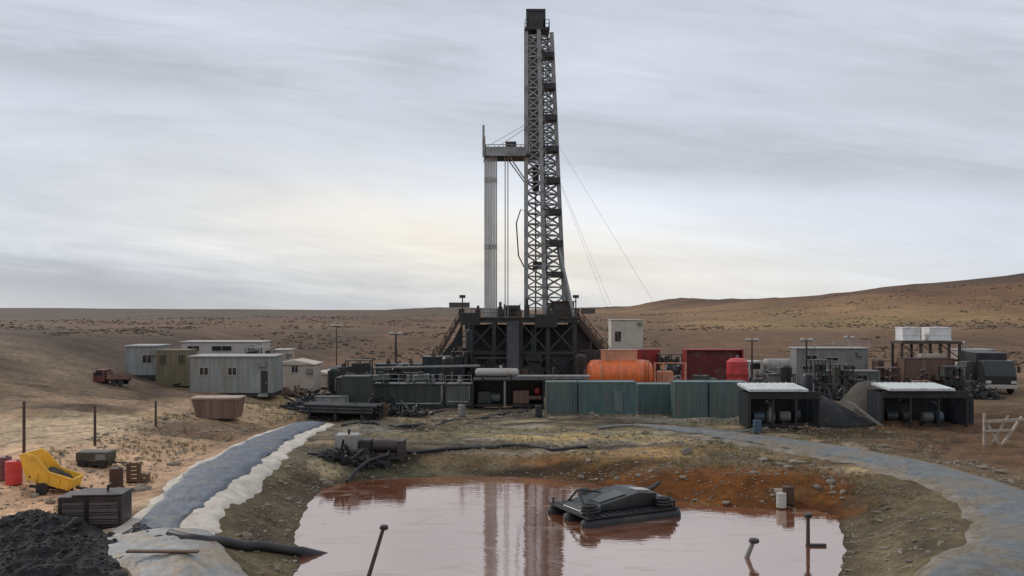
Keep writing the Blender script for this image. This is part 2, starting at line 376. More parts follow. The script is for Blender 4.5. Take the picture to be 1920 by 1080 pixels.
cut([(250, 742), (360, 744), (420, 752)], 1.2, (0.07, 0.045, 0.032), .8, 2.5); cut([(520, 740), (620, 740), (690, 760)], 1.2, (0.06, 0.05, 0.035), .8, 2.5)
D = segdist(x, y, PONDS, True)
lay((0.165, 0.14, 0.088), ss(9, 5, D + 1.5 * wob) * ss(24, 30, y))               # grey olive bank
lay((0.25, 0.22, 0.145), np.exp(-((D - 2.6 - wob) / 0.7) ** 2) * 0.5)
spoil = ss(60, 65, y) * (1 - ss(88, 96, y)) * ss(-19, -14, x) * (1 - ss(22, 30, x))
lay((0.185, 0.155, 0.105), spoil)
lay((0.07, 0.058, 0.038), spoil * ss(0.02, 0.2, fbm(x / 9, y / 1.4, 4)))
lay((0.38, 0.31, 0.22), spoil * ss(0.12, 0.3, fbm(x / 7 + 40, y / 1.1, 4)))
lay((0.19, 0.20, 0.145), spoil * ss(0.10, 0.3, fbm(x / 11 + 9, y / 1.6 + 30, 4)) * 0.8)
lay((0.30, 0.29, 0.27), spoil * ss(0.16, 0.3, fbm(x / 12 + 70, y / 0.9 + 12, 4)) * 0.8)
lay((0.13, 0.073, 0.043), ss(22, 28, x) * ss(66, 72, y) * (1 - ss(88, 98, y)))
patch(1060, 820, 7, 1.6, (0.45, 0.36, 0.17), 0.8); patch(830, 790, 5, 2.0, (0.33, 0.26, 0.18), 0.7)
patch(1230, 845, 6, 2.2, (0.42, 0.28, 0.13), 0.8); patch(1560, 885, 5, 1.8, (0.44, 0.35, 0.23), 0.8)
patch(720, 850, 4.5, 1.3, (0.07, 0.052, 0.045), 0.9); patch(700, 880, 5, 1.6, (0.115, 0.125, 0.075), 0.7)
patch(370, 800, 6, 2.5, (0.13, 0.085, 0.062), 0.85); patch(330, 810, 5, 3, (0.13, 0.085, 0.062), 0.7)
patch(110, 800, 6, 9, (0.42, 0.345, 0.255), 0.8); patch(215, 800, 3, 5, (0.46, 0.38, 0.28), 0.7); patch(620, 880, 1.4, 1.6, (0.5, 0.42, 0.29), 0.7); patch(260, 760, 9, 4, (0.3, 0.22, 0.165), 0.6)
patch(1850, 770, 9, 8, (0.15, 0.085, 0.05), 0.8); patch(1880, 850, 5, 6, (0.155, 0.088, 0.055), 0.8)
patch(300, 940, 2.2, 2.0, (0.6, 0.48, 0.35), 0.9); patch(240, 985, 1.6, 1.6, (0.55, 0.47, 0.40), 0.8)
cut([(1690, 850), (1780, 800), (1880, 765), (1990, 750)], .35, (0.075, 0.048, 0.032), .9, 1.0); cut([(1740, 858), (1830, 806), (1930, 772), (2030, 757)], .35, (0.075, 0.048, 0.032), .9, 1.0)
cut([(-30, 800), (120, 775), (300, 760), (460, 800), (540, 790)], .3, (0.15, 0.11, 0.08), .8, 1.0); cut([(-30, 815), (120, 788), (300, 771), (450, 812), (530, 800)], .3, (0.15, 0.11, 0.08), .8, 1.0)
cut([(560, 795), (700, 775), (880, 776), (1100, 784), (1400, 812), (1700, 810)], 1.5, (0.06, 0.048, 0.034), .75, 1.6)
cut([(690, 836), (800, 842), (960, 835), (1140, 842)], 1.0, (0.045, 0.034, 0.024), .9, 1.2); cut([(590, 846), (700, 866), (790, 860), (900, 872)], 1.0, (0.04, 0.03, 0.024), .9, 1.2)
cut([(800, 868), (920, 858), (1040, 866), (1180, 858)], .8, (0.33, 0.24, 0.135), .8, 1.2); cut([(980, 824), (1080, 820), (1250, 826), (1400, 850), (1500, 866)], .9, (0.40, 0.31, 0.16), .8, 1.2); cut([(700, 812), (850, 818), (1000, 806), (1200, 812)], .9, (0.30, 0.275, 0.18), .8, 1.2)
cut([(1180, 838), (1300, 838), (1420, 858), (1560, 905), (1640, 960)], .8, (0.05, 0.036, 0.028), .8, 1.2); cut([(1640, 930), (1700, 980), (1720, 1040)], .9, (0.065, 0.05, 0.04), .8, 1.0)
cut([(600, 905), (520, 960), (480, 1020)], .9, (0.06, 0.046, 0.036), .8, 1.0); cut([(570, 880), (490, 940), (450, 1000)], .8, (0.07, 0.046, 0.033), .8, 1.0)
lay((0.075, 0.058, 0.036), .85 * ss(1.3, 0.2, D + 0.5 * wob2))               # wet foot of the bank
# iron-stained sludge along the far right of the pit
rust = ss(4.6, 1.4, D + 1.3 * wob) * ss(-3.0, 4.0, x) * ss(49.0, 50.5, y) * (1 - ss(20.0, 22.5, x))
lay((0.14, 0.045, 0.004), rust); lay((0.075, 0.028, 0.008), rust * ss(1.2, 0.1, D + 0.8 * wob2)); lay((0.21, 0.083, 0.012), rust * ss(.15, .3, fbm(x / 2.5 + 50, y / 1.2, 4)))
patch(1400, 900, 7.0, 3.0, (0.16, 0.056, 0.006), 0.95); patch(1130, 880, 6.0, 1.5, (0.22, 0.13, 0.03), 0.8)
patch(1000, 890, 4.0, 1.2, (0.04, 0.024, 0.014), 0.95); patch(1130, 890, 5.0, 1.2, (0.07, 0.034, 0.012), 0.9); patch(1480, 965, 2.6, 0.7, (0.05, 0.022, 0.012), 0.7); patch(1690, 920, 4.0, 1.6, (0.14, 0.10, 0.065), 0.8)
C *= np.array([1.07, 0.96, 0.80]) * (1 - 0.22 * ss(-20, -15, x) * (1 - ss(100, 130, y)) * (y > 20))[..., None]
ca = me.color_attributes.new('soil', 'FLOAT_COLOR', 'POINT')
ca.data.foreach_set('color', np.concatenate([C.reshape(-1, 3), np.ones((nx * ny, 1))], 1).ravel().astype(np.float32))
m, n, l, p = newmat('bare earth')
at_ = n.new('ShaderNodeAttribute'); at_.attribute_name = 'soil'
ge = n.new('ShaderNodeNewGeometry')
def gn(scale, detail=8, rough=0.65, sz=None):
    mp = n.new('ShaderNodeMapping'); l.new(ge.outputs['Position'], mp.inputs[0])
    if sz: mp.inputs['Scale'].default_value = sz
    q = n.new('ShaderNodeTexNoise'); q.inputs['Scale'].default_value = scale; q.inputs['Detail'].default_value = detail; q.inputs['Roughness'].default_value = rough
    l.new(mp.outputs[0], q.inputs['Vector']); return q.outputs[0]
f1 = gn(1.7, 10, 0.72); f2 = gn(0.22, 8, 0.6); f3 = gn(0.022, 8, 0.65, (1, 0.5, 1)); f4 = gn(7.0, 6, 0.7)
def mr(src, a, b, lo, hi):
    q = n.new('ShaderNodeMapRange'); q.inputs[1].default_value = a; q.inputs[2].default_value = b; q.inputs[3].default_value = lo; q.inputs[4].default_value = hi
    l.new(src, q.inputs[0]); return q.outputs[0]
def mm(op, a, b):
    q = n.new('ShaderNodeMath'); q.operation = op
    for i, s_ in enumerate((a, b)):
        if isinstance(s_, (int, float)): q.inputs[i].default_value = s_
        else: l.new(s_, q.inputs[i])
    return q.outputs[0]
k = mm('MULTIPLY', mm('MULTIPLY', mr(f1, .28, .72, .42, 1.62), mr(f2, .3, .7, .68, 1.34)), mm('MULTIPLY', mr(f3, .3, .7, .68, 1.34), mr(f4, .3, .7, .8, 1.2)))
vm = n.new('ShaderNodeVectorMath'); vm.operation = 'SCALE'; l.new(at_.outputs['Color'], vm.inputs[0]); l.new(k, vm.inputs['Scale'])
l.new(vm.outputs[0], p.inputs['Base Color']); p.inputs['Roughness'].default_value = 0.92; p.inputs['Specular IOR Level'].default_value = 0.25
bp = n.new('ShaderNodeBump'); bp.inputs['Strength'].default_value = 0.7; bp.inputs['Distance'].default_value = 0.22
l.new(mm('ADD', f1, mm('MULTIPLY', f4, 0.35)), bp.inputs['Height']); l.new(bp.outputs[0], p.inputs['Normal'])
me.materials.append(m)
go = bpy.data.objects.new('ground', me); COL.objects.link(go); tag(go, 'bare brown earth of the drill pad, pit banks and hills', 'ground', kind='structure')

# ------------------------------------------------------------------ water of the pit
m, n, l, p = newmat('muddy water')
n.remove(p); o_ = n['Material Output']
tcn = n.new('ShaderNodeNewGeometry')
mp = n.new('ShaderNodeMapping'); mp.inputs['Scale'].default_value = (0.8, 2.2, 1); l.new(tcn.outputs['Position'], mp.inputs[0])
q1 = n.new('ShaderNodeTexNoise'); q1.inputs['Scale'].default_value = 1.3; q1.inputs['Detail'].default_value = 4; l.new(mp.outputs[0], q1.inputs['Vector'])
q2 = n.new('ShaderNodeTexNoise'); q2.inputs['Scale'].default_value = 0.12; q2.inputs['Detail'].default_value = 4; l.new(tcn.outputs['Position'], q2.inputs['Vector'])
bpn = n.new('ShaderNodeBump'); bpn.inputs['Strength'].default_value = 0.16; bpn.inputs['Distance'].default_value = 0.05; l.new(q1.outputs[0], bpn.inputs['Height'])
cr = n.new('ShaderNodeValToRGB'); cr.color_ramp.elements[0].color = (0.30, 0.10, 0.05, 1); cr.color_ramp.elements[1].color = (0.40, 0.165, 0.095, 1)
cr.color_ramp.elements[0].position = 0.35; cr.color_ramp.elements[1].position = 0.65; l.new(q2.outputs[0], cr.inputs[0])
df = n.new('ShaderNodeBsdfDiffuse'); l.new(cr.outputs[0], df.inputs[0])
gl = n.new('ShaderNodeBsdfGlossy'); gl.inputs['Color'].default_value = (0.82, 0.755, 0.70, 1); gl.inputs['Roughness'].default_value = 0.03; l.new(bpn.outputs[0], gl.inputs['Normal'])
ms = n.new('ShaderNodeMixShader'); ms.inputs[0].default_value = 0.76; l.new(df.outputs[0], ms.inputs[1]); l.new(gl.outputs[0], ms.inputs[2])
q3 = n.new('ShaderNodeTexNoise'); q3.inputs['Scale'].default_value = 0.35; q3.inputs['Detail'].default_value = 9; q3.inputs['Roughness'].default_value = 0.66; q3.inputs['Distortion'].default_value = 1.5
mp3 = n.new('ShaderNodeMapping'); mp3.inputs['Scale'].default_value = (0.5, 1.2, 1); l.new(tcn.outputs['Position'], mp3.inputs[0]); l.new(mp3.outputs[0], q3.inputs['Vector'])
cr3 = n.new('ShaderNodeValToRGB'); cr3.color_ramp.elements[0].position = 0.55; cr3.color_ramp.elements[1].position = 0.68; l.new(q3.outputs[0], cr3.inputs[0])
mu = n.new('ShaderNodeMath'); mu.operation = 'MULTIPLY'; mu.inputs[1].default_value = 0.55; l.new(cr3.outputs[0], mu.inputs[0])
sc3 = n.new('ShaderNodeBsdfDiffuse'); sc3.inputs[0].default_value = (0.36, 0.29, 0.235, 1)
ms2 = n.new('ShaderNodeMixShader'); l.new(mu.outputs[0], ms2.inputs[0]); l.new(ms.outputs[0], ms2.inputs[1]); l.new(sc3.outputs[0], ms2.inputs[2]); l.new(ms2.outputs[0], o_.inputs[0])
wb = MB(); wb.add([(-16, 24, WZ), (24, 24, WZ), (24, 66, WZ), (-16, 66, WZ)], [(0, 1, 2, 3)])
tag(wb.build('water', m), 'pinkish muddy water standing in the lined pit', 'water', kind='structure')

# ------------------------------------------------------------------ pit liner sheets
def liner_mat(name, c0, c1, rough, mud=0.5, mudc=(0.19, 0.15, 0.10)):
    m, n, l, p = newmat(name)
    g = n.new('ShaderNodeNewGeometry')
    def ns(scale, det, ro):
        a = n.new('ShaderNodeTexNoise'); a.inputs['Scale'].default_value = scale; a.inputs['Detail'].default_value = det; a.inputs['Roughness'].default_value = ro; l.new(g.outputs['Position'], a.inputs['Vector']); return a.outputs[0]
    def rp(src, p0, p1, q0, q1):
        cr = n.new('ShaderNodeValToRGB'); cr.color_ramp.elements[0].position = p0; cr.color_ramp.elements[1].position = p1
        cr.color_ramp.elements[0].color = (*q0, 1); cr.color_ramp.elements[1].color = (*q1, 1); l.new(src, cr.inputs[0]); return cr.outputs[0]
    a = ns(1.3, 9, .7); b = ns(.42, 9, .72); c_ = ns(3.5, 5, .6)
    base = rp(a, .3, .7, c0, c1); msk = rp(b, .62 - .25 * mud, .70 - .22 * mud, (0, 0, 0), (.85,) * 3); md = rp(c_, .3, .7, tuple(q * .6 for q in mudc), tuple(q * 1.35 for q in mudc))
    mx = n.new('ShaderNodeMixRGB'); l.new(msk, mx.inputs[0]); l.new(base, mx.inputs[1]); l.new(md, mx.inputs[2]); l.new(mx.outputs[0], p.inputs['Base Color']); p.inputs['Roughness'].default_value = rough; p.inputs['Specular IOR Level'].default_value = .35
    bb = n.new('ShaderNodeBump'); bb.inputs['Strength'].default_value = 0.8; bb.inputs['Distance'].default_value = 0.2; l.new(a, bb.inputs['Height']); l.new(bb.outputs[0], p.inputs['Normal'])
    return m
liner_m = liner_mat('grey pit liner', (0.05, 0.06, 0.08), (0.155, 0.172, 0.20), 0.5, 0.2)
liner_g = liner_mat('greenish pit liner', (0.075, 0.088, 0.092), (0.20, 0.213, 0.215), 0.55, 0.72)
felt_d = liner_mat('dusty geotextile', (0.15, 0.125, 0.095), (0.34, 0.30, 0.25), 0.9, .8)
felt_m = liner_mat('pale geotextile', (0.44, 0.385, 0.32), (0.74, 0.665, 0.56), 0.9, .15)
def strip(path, o0, o1, lift, nu, wav, seed):
    """sheet following a path, between sideways offsets o0 and o1 (m), draped over the ground with wrinkles and a real thickness"""
    P = np.array(path); T = np.gradient(P, axis=0); T /= np.linalg.norm(T, axis=1)[:, None]; Nn = np.stack([-T[:, 1], T[:, 0]], 1)
    s = np.concatenate([[0], np.cumsum(np.linalg.norm(np.diff(P, axis=0), axis=1))])
    m_ = len(P); vs = []
    U = np.linspace(0, 1, nu)
    f0 = np.interp(s, [q[0] for q in o0], [q[1] for q in o0]) if isinstance(o0, list) else o0; f1 = np.interp(s, [q[0] for q in o1], [q[1] for q in o1]) if isinstance(o1, list) else o1
    e0 = f0 + 0.5 * vnoise(s / 1.7 + seed, s * 0 + 2.2) + .3 * vnoise(s / .6 + seed, s * 0 + 1.2); e1 = f1 + 0.5 * vnoise(s / 1.7 + seed, s * 0 + 8.2) + .3 * vnoise(s / .6 + seed, s * 0 + 4.2)
    off = e0[:, None] * (1 - U) + e1[:, None] * U
    X = P[:, 0:1] + Nn[:, 0:1] * off; Y = P[:, 1:2] + Nn[:, 1:2] * off
    Z = terrain(X, Y) + lift + .12 * np.abs(vnoise((s[:, None] + off * .3) / .33 + seed, off / 1.4)) * (wav > .12) + wav * (np.abs(vnoise(s[:, None] / 0.7 + seed + off * 0.25, off / 2.5 + seed)) + 0.6 * np.abs(vnoise(s[:, None] / 3.0, off / 0.5 + seed)))
    Z[:, 0] -= lift + 0.02; Z[:, -1] -= lift + 0.02
    mb = MB(); V = np.stack([X, Y, Z], 2).reshape(-1, 3); V2 = V - np.array([0, 0, 0.04])
    fs = []; o = len(V)
    for i in range(m_ - 1):
        for j in range(nu - 1):
            a, b, c, d = i * nu + j, i * nu + j + 1, (i + 1) * nu + j + 1, (i + 1) * nu + j
            fs += [(a, d, c, b), (o + a, o + b, o + c, o + d)]
    mb.add(np.vstack([V, V2]).tolist(), fs); return mb
LP, RP = smooth_path(LEFT, 22), smooth_path(RIGHT, 24)
i0 = 40
tag(strip(LP[i0:], [(0, -2.5), (8, -2.5), (16, -2.9), (28, -2.5), (40, -2.1)], [(0, -.8), (8, -1.0), (16, -1.6), (28, -1.3), (40, -1.1)], 0.05, 9, 0.10, 1).build('geotextile_sheet', felt_m, smooth=True), 'wide pale geotextile strip on the pit side of the left liner', 'geotextile', 'pale geotextile along the liner')
tag(strip(LP[i0 + 4:], [(0, .8), (8, .9), (16, 1.7), (28, 1.4), (40, 1.1)], [(0, 2.0), (8, 1.7), (16, 2.35), (28, 2.1), (40, 1.8)], 0.05, 6, 0.10, 2).build('geotextile_sheet', felt_m, smooth=True), 'narrow pale geotextile strip on the sand side of the left liner', 'geotextile', 'pale geotextile along the liner')
tag(strip(LP[i0:], [(0, -1.0), (8, -1.2), (16, -1.8), (28, -1.5), (40, -1.3)], [(0, 1.1), (8, 1.2), (16, 1.9), (28, 1.6), (40, 1.3)], 0.10, 15, 0.16, 3).build('pit_liner', liner_m, smooth=True), 'blue grey liner strip running away along the left bank', 'pit liner', 'pit liner strips')
tag(strip(LP[:i0 + 6], -2.3, 2.3, 0.16, 15, 0.22, 4).build('pit_liner', liner_mat('pale pit liner', (0.20, 0.21, 0.21), (0.43, 0.43, 0.40), 0.55, .65, (0.36, 0.27, 0.18)), smooth=True), 'pale wrinkled liner strip in the near left corner of the pit', 'pit liner', 'pit liner strips')
tag(strip(RP[60:], 1.6, 2.7, 0.05, 7, 0.10, 5).build('geotextile_sheet', felt_d, smooth=True), 'pale geotextile strip on the pit side of the right liner', 'geotextile', 'pale geotextile along the liner')
tag(strip(RP[50:], -2.6, -1.6, 0.05, 6, 0.10, 6).build('geotextile_sheet', felt_d, smooth=True), 'pale geotextile strip on the outer side of the right liner', 'geotextile', 'pale geotextile along the liner')
tag(strip(RP[36:], [(0, -.5), (6, -1.2), (16, -1.9), (99, -1.9)], [(0, .3), (6, .9), (16, 1.9), (99, 1.9)], 0.10, 15, 0.16, 7).build('pit_liner', liner_g, smooth=True), 'greenish grey liner strip curving round the right bank', 'pit liner', 'pit liner strips')
ico = [(0, 0, 1), (.894, 0, .447), (.276, .851, .447), (-.724, .526, .447), (-.724, -.526, .447), (.276, -.851, .447), (.724, .526, -.447), (-.276, .851, -.447), (-.894, 0, -.447), (-.276, -.851, -.447), (.724, -.526, -.447), (0, 0, -1)]
icf = [(0, 1, 2), (0, 2, 3), (0, 3, 4), (0, 4, 5), (0, 5, 1), (1, 6, 2), (2, 7, 3), (3, 8, 4), (4, 9, 5), (5, 10, 1), (2, 6, 7), (3, 7, 8), (4, 8, 9), (5, 9, 10), (1, 10, 6), (6, 11, 7), (7, 11, 8), (8, 11, 9), (9, 11, 10), (10, 11, 6)]
#@@RIG
# ------------------------------------------------------------------ drilling rig
RY = 124.0; K = F / RY
def rx(px): return (px - 960) / K
rig = thing('drilling_rig', 'tall grey lattice mast rig over a dark substructure', 'drilling rig', (0, RY, hz(3, RY)))
Z0 = rig.location.z
def rzp(py): return CZ - (py - HY) / K - Z0
FL = rzp(596)                                   # drill floor level
b = MB()
for xx in np.linspace(-6.0, 8.4, 5):
    for yy in (-5.5, 0, 5.5): b.box(xx - .25, xx + .25, yy - .25, yy + .25, 0.5, FL - 0.6)
for yy in (-5.5, 0, 5.5):
    b.box(-6.6, 9.0, yy - .35, yy + .35, 0, 0.5); b.box(-6.4, 8.8, yy - .3, yy + .3, 4.5, 4.9); b.box(-6.4, 8.8, yy - .3, yy + .3, FL - 0.6, FL - 0.02)
for xx in (-6.0, 8.4):
    for zz in (4.5, FL - 0.6): b.box(xx - .22, xx + .22, -5.1, 5.1, zz, zz + 0.38)
sub = b.build('substructure', steel_dark, rig)
xl = np.linspace(-6.0, 8.4, 5)
for i in range(4):
    for z0, z1 in ((0.5, 4.5), (4.9, FL - 0.6)):
        br = MB().bar((xl[i], -5.6, z0), (xl[i + 1], -5.6, z1), 0.22); br.bar((xl[i + 1], -5.45, z0), (xl[i], -5.45, z1), 0.22)
        br.build('brace', steel_dark, sub)
for q in (((4.5, -5.2), (8.2, -5.2), 0.6, 4.4), ((-5.7, 4.9), (8.2, 4.9), 0.6, FL - 1)): MB().corr(*q, .3).build('wall_panel', navy, sub)
b = MB(); b.box(-7.0, 8.9, -6.2, 6.2, FL, FL + 0.14)
fl = b.build('drill_floor', steel_brown, rig)
for q in ([(-7, 6.1, FL + .14), (-7, -6.1, FL + .14), (1.2, -6.1, FL + .14)], [(5.4, -6.1, FL + .14), (8.85, -6.1, FL + .14), (8.85, 6.1, FL + .14)]): MB().rail(q, 1.1, .04).build('railing', steel_brown, fl)
for q in (((-6.9, -6.3), (-4.2, -6.3), FL - .9, FL + .7), ((3.0, -6.4), (6.0, -6.4), FL - 1.2, FL + .5)): MB().corr(*q, .3).build('wind_wall', steel_dark, fl)
MB().corr((9.6, -5.7), (12.4, -5.7), .3, rzp(655), .3).build('wall_panel', dkbrown_paint, sub)
MB().corr((12.5, -5.7), (14.6, -5.7), .3, rzp(690), .3).build('wall_panel', dkbrown_paint, sub)
# blow-out preventer under the floor
b = MB(); b.lathe([(.9, 0.4), (.9, 1.2), (.55, 1.3), (.55, 1.7), (1.1, 1.8), (1.1, 2.8), (.6, 2.9), (.6, 3.3), (1.15, 3.4), (1.2, 4.1), (.7, 4.6), (.4, 4.8), (.4, FL - 1)], 18, (3.0, -1, 0))
b.box(1.2, 4.8, -1.35, -.65, 2.0, 2.5); b.build('blowout_preventer', green_grey, rig, smooth=True)
# choke line drums and a control box on the ground floor of the base
b = MB(); b.box(-5.2, -3.0, -4.6, -3, 0.5, 2.6); b.build('control_unit', green_dark, rig, bevel=.05)
# doghouse
b = MB(); b.box(5.6, 8.6, -1.5, 3.2, FL + .14, FL + 2.2); dg = b.build('doghouse', steel_brown, rig, bevel=.04)
MB().box(5.4, 8.8, -1.7, 3.4, FL + 2.2, FL + 2.34).build('roof', steel_dark, dg)
MB().box(5.9, 6.7, -1.56, -1.503, FL + .9, FL + 1.7).build('window', glass, dg); MB().box(7.2, 8.0, -1.56, -1.503, FL + .15, FL + 2.0).build('door', steel_dark, dg)
def stair(x0, z0, x1, z1, yy, name='staircase'):
    b = MB(); n_ = max(4, int((z0 - z1) / .22))
    for yo in (-.5, .5): b.bar((x0, yy + yo, z0), (x1, yy + yo, z1), .1, .3)
    for i in range(n_):
        t = (i + .5) / n_; b.box(x0 + (x1 - x0) * t - .14, x0 + (x1 - x0) * t + .14, yy - .45, yy + .45, z0 + (z1 - z0) * t - .02, z0 + (z1 - z0) * t + .02)
    s_ = b.build(name, steel_brown, rig)
    h = MB()
    for yo in (-.5, .5):
        for f in (.55, 1.1): h.bar((x0, yy + yo, z0 + f), (x1, yy + yo, z1 + f), .06)
        for i in range(7):
            t = i / 6; h.bar((x0 + (x1 - x0) * t, yy + yo, z0 + (z1 - z0) * t), (x0 + (x1 - x0) * t, yy + yo, z0 + (z1 - z0) * t + 1.1), .06)
    h.build('handrail', steel_brown, s_); return s_
# drawworks
b = MB(); b.box(-1.4, 1.4, 1.8, 4.2, FL + .14, FL + 1.0); b.lathe([(.75, -1.2), (.75, -1.1), (.5, -1.05), (.5, 1.05), (.75, 1.1), (.75, 1.2)], 18, (0, 3, FL + 1.3), 'x')
b.build('drawworks', steel_dark, rig)
MB().prism([(8.95, FL - .1), (14.4, rzp(668)), (15.0, .2), (8.95, .2)], 3.8, 3.9).build('side_screen', dkbrown_paint, rig)
MB().prism([(-7.05, FL - .6), (-8.4, rzp(640)), (-11.0, rzp(682)), (-11.4, .2), (-7.05, .2)], 2.8, 2.9).build('side_screen', steel_dark, rig)
for x_, z_, m_ in ((-4.6, 1.7, steel_dark), (-1.6, 2.2, steel_dark), (.9, 1.4, steel_brown), (2.0, 2.6, steel_dark), (5.0, 1.5, steel_brown)):
    b = MB(); b.box(x_ - .35, x_ + .35, -4.6, -3.8, FL + .14, FL + z_ * .7); b.box(x_ - .15, x_ + .2, -4.5, -4.1, FL + z_ * .7 + .002, FL + z_); b.build('control_stand', m_, rig)
for x_ in (-6.6, 8.5):
    b = MB(); b.tube((x_, -5.9, FL + .1), (x_, -5.9, FL + 3.0), .08); b.box(x_ - .4, x_ + .4, -6.1, -5.8, FL + 2.7, FL + 3.1); b.build('floodlight', steel_dark, rig)
for x_, y_, z_, w_, h_ in ((-8.6, -3.0, .2, 2.2, 3.0), (10.2, -8.5, .2, 2.4, 2.6), (-9.8, -6.5, .2, 2.0, 2.2)):
    b = MB(); b.box(x_ - w_ / 2, x_ + w_ / 2, y_, y_ + 2, z_, z_ + h_); b.box(x_ - w_ / 2 - .1, x_ + w_ / 2 + .1, y_ - .1, y_ + 2.1, z_ + h_ + .002, z_ + h_ + .12); b.tube((x_ + .4, y_ + 1, z_ + h_), (x_ + .4, y_ + 1, z_ + h_ + 1.2), .12); b.build('power_unit', steel_dark, rig, bevel=.03)
stair(-7.0, FL, -11.0, rzp(690), -4.0)
# mast
ZT = rzp(22)
bot = [(1.95, -1.6), (4.5, -2.3), (7.45, .9), (4.9, 2.0)]; top = [(1.95, -1.0), (3.7, -1.45), (5.55, .4), (3.9, 1.0)]
def leg_at(i, z):
    t = min(1, max(0, (z - FL) / (ZT - 3 - FL))); t2 = t if t < .55 else .55 + (t - .55) * 1.0
    return Vector((bot[i][0] * (1 - t2) + top[i][0] * t2, bot[i][1] * (1 - t2) + top[i][1] * t2, z))
mast = thing_mast = None
zs = list(np.arange(FL + 1.4, ZT - 3, 1.45))
b = MB()
for i in range(4): b.bar(leg_at(i, FL + .35), leg_at((i + 1) % 4, FL + .35), 0.4)
mast = b.build('mast', steel_grey, rig)
for z in zs:
    b = MB()
    for i in range(4): b.bar(leg_at(i, z), leg_at((i + 1) % 4, z), 0.2)
    b.build('girt', steel_grey, mast)
for i in range(4):
    lb = MB(); lb.bar(leg_at(i, FL + .1), leg_at(i, ZT - 2.8), 0.56); lb.build('leg', steel_grey, mast)
for f in range(4):
    lb = MB(); c0 = (f + 1) % 4
    for z, z2 in zip(zs, zs[1:]):
        lb.bar(leg_at(f, z), leg_at(c0, z2), 0.17)
        if z > rzp(330) or f in (1, 2): lb.bar(leg_at(c0, z), leg_at(f, z2), 0.15)
    lb.build('lattice_brace', steel_grey, mast)
for z in zs[::3]:
    MB().box(leg_at(1, z).x - .1, leg_at(2, z).x + .1, -1.2, .8, z - .06, z + .7).build('gusset_plate', steel_dark, mast)
MB().corr((2.0, 1.2), (3.9, 1.6), rzp(300), ZT - 3.2, .3).build('cable_tray', steel_grey, mast)
b = MB(); xm = 4.9
b.ladder(4.6, -2.0, FL + .3, ZT - 3, .5)
for z in np.arange(FL + 3, ZT - 4, 1.2): b.bar((4.25, -2.5, z), (4.95, -2.5, z), .05); b.bar((4.25, -2.0, z), (4.25, -2.5, z), .05); b.bar((4.95, -2.0, z), (4.95, -2.5, z), .05)
b.build('ladder', steel_dark, mast)
# drilling lines, travelling block, top drive, pipe in the hole
b = MB()
for i in range(6): b.tube((3.0 + i * .12, -.2, rzp(300)), (3.0 + i * .12, -.2, ZT - 2.6), .025, n=6)
b.build('drilling_line', steel_dark, rig)
zb = rzp(345)
b = MB(); b.box(2.85, 3.75, -.7, .3, zb, zb + 2.6); b.lathe([(.75, -.35), (.75, .35)], 18, (3.3, -.2, zb + 1.9), 'x'); b.lathe([(.12, 0), (.5, .3), (.5, 1.0), (.2, 1.3)], 14, (3.3, -.2, zb - 1.2))
b.build('travelling_block', steel_dark, rig, bevel=.06)
b = MB(); b.tube((3.3, -.2, FL + .2), (3.3, -.2, zb - 1.2), .11); b.build('kelly', steel_dark, rig)
zf = rzp(505)
b = MB(); b.box(2.3, 4.9, -1.7, .8, zf, zf + .12); b.box(2.9, 4.1, -1.2, .2, zf + .12, zf + 1.0); b.build('stabbing_board', steel_dark, rig)
# crown
b = MB(); b.box(1.75, 5.2, -1.8, 1.6, ZT - 3.0, ZT - 2.75); b.box(2.2, 4.6, -1.2, 1.0, ZT - 2.75, ZT - 1.5)
b.box(1.95, 2.25, -1.2, -.9, ZT - 2.75, ZT); b.box(4.35, 4.65, -1.2, -.9, ZT - 2.75, ZT); b.box(1.95, 4.65, -1.25, -.85, ZT - .3, ZT); b.box(2.2, 4.4, -1.1, -1.0, ZT - 1.6, ZT - .3)
cw = b.build('crown_block', steel_dark, rig)
for i in range(5): MB().lathe([(.3, -.09), (.62, -.09), (.62, .09), (.3, .09)], 18, (2.6 + i * .36, 0, ZT - 1.2), 'x').build('sheave', steel_grey, cw)
MB().rail([(1.8, -1.75, ZT - 2.75), (5.15, -1.75, ZT - 2.75), (5.15, 1.55, ZT - 2.75), (1.8, 1.55, ZT - 2.75), (1.8, -1.75, ZT - 2.75)], 1.1, .035).build('railing', steel_dark, cw)
# racking board
zr = rzp(297)
b = MB(); b.box(-3.7, -3.2, -2.6, 2.6, zr, zr + .25); b.box(-3.2, 2.4, -2.6, -2.2, zr, zr + .25); b.box(-3.2, 2.4, 2.2, 2.6, zr, zr + .25); b.box(-.6, 2.4, -2.2, 2.2, zr, zr + .2)
for i in range(9): b.box(-3.2, -.6, -1.9 + i * .45, -1.78 + i * .45, zr + .05, zr + .18)
rb = b.build('racking_board', steel_dark, rig)
b = MB(); b.rail([(2.4, -2.55, zr + .25), (-3.6, -2.55, zr + .25), (-3.6, 2.55, zr + .25), (2.4, 2.55, zr + .25)], 1.2, .05, 1.3); b.build('railing', steel_grey, rb)
b = MB(); b.corr((-3.6, -2.68), (1.9, -2.68), zr - .1, zr + 1.15, .3); b.corr((-3.78, 2.6), (-3.78, -2.6), zr - .1, zr + 1.15, .3)
b.build('wind_screen', steel_grey, rb)
b = MB(); b.box(-4.05, -3.75, -2.75, -2.4, zr - .2, rzp(242)); b.box(-4.05, -3.8, 2.3, 2.6, zr - .2, rzp(248)); b.build('end_post', steel_grey, rb)
b = MB(); b.bar((1.95, -1.3, zr + 4.5), (-3.4, -2.5, zr + 1.2), .06); b.bar((1.95, 1.3, zr + 4.5), (-3.4, 2.5, zr + 1.2), .06); b.bar((1.95, -1.4, zr - 3.4), (-.4, -2.3, zr), .14); b.bar((1.95, 1.4, zr - 3.4), (-.4, 2.3, zr), .14)
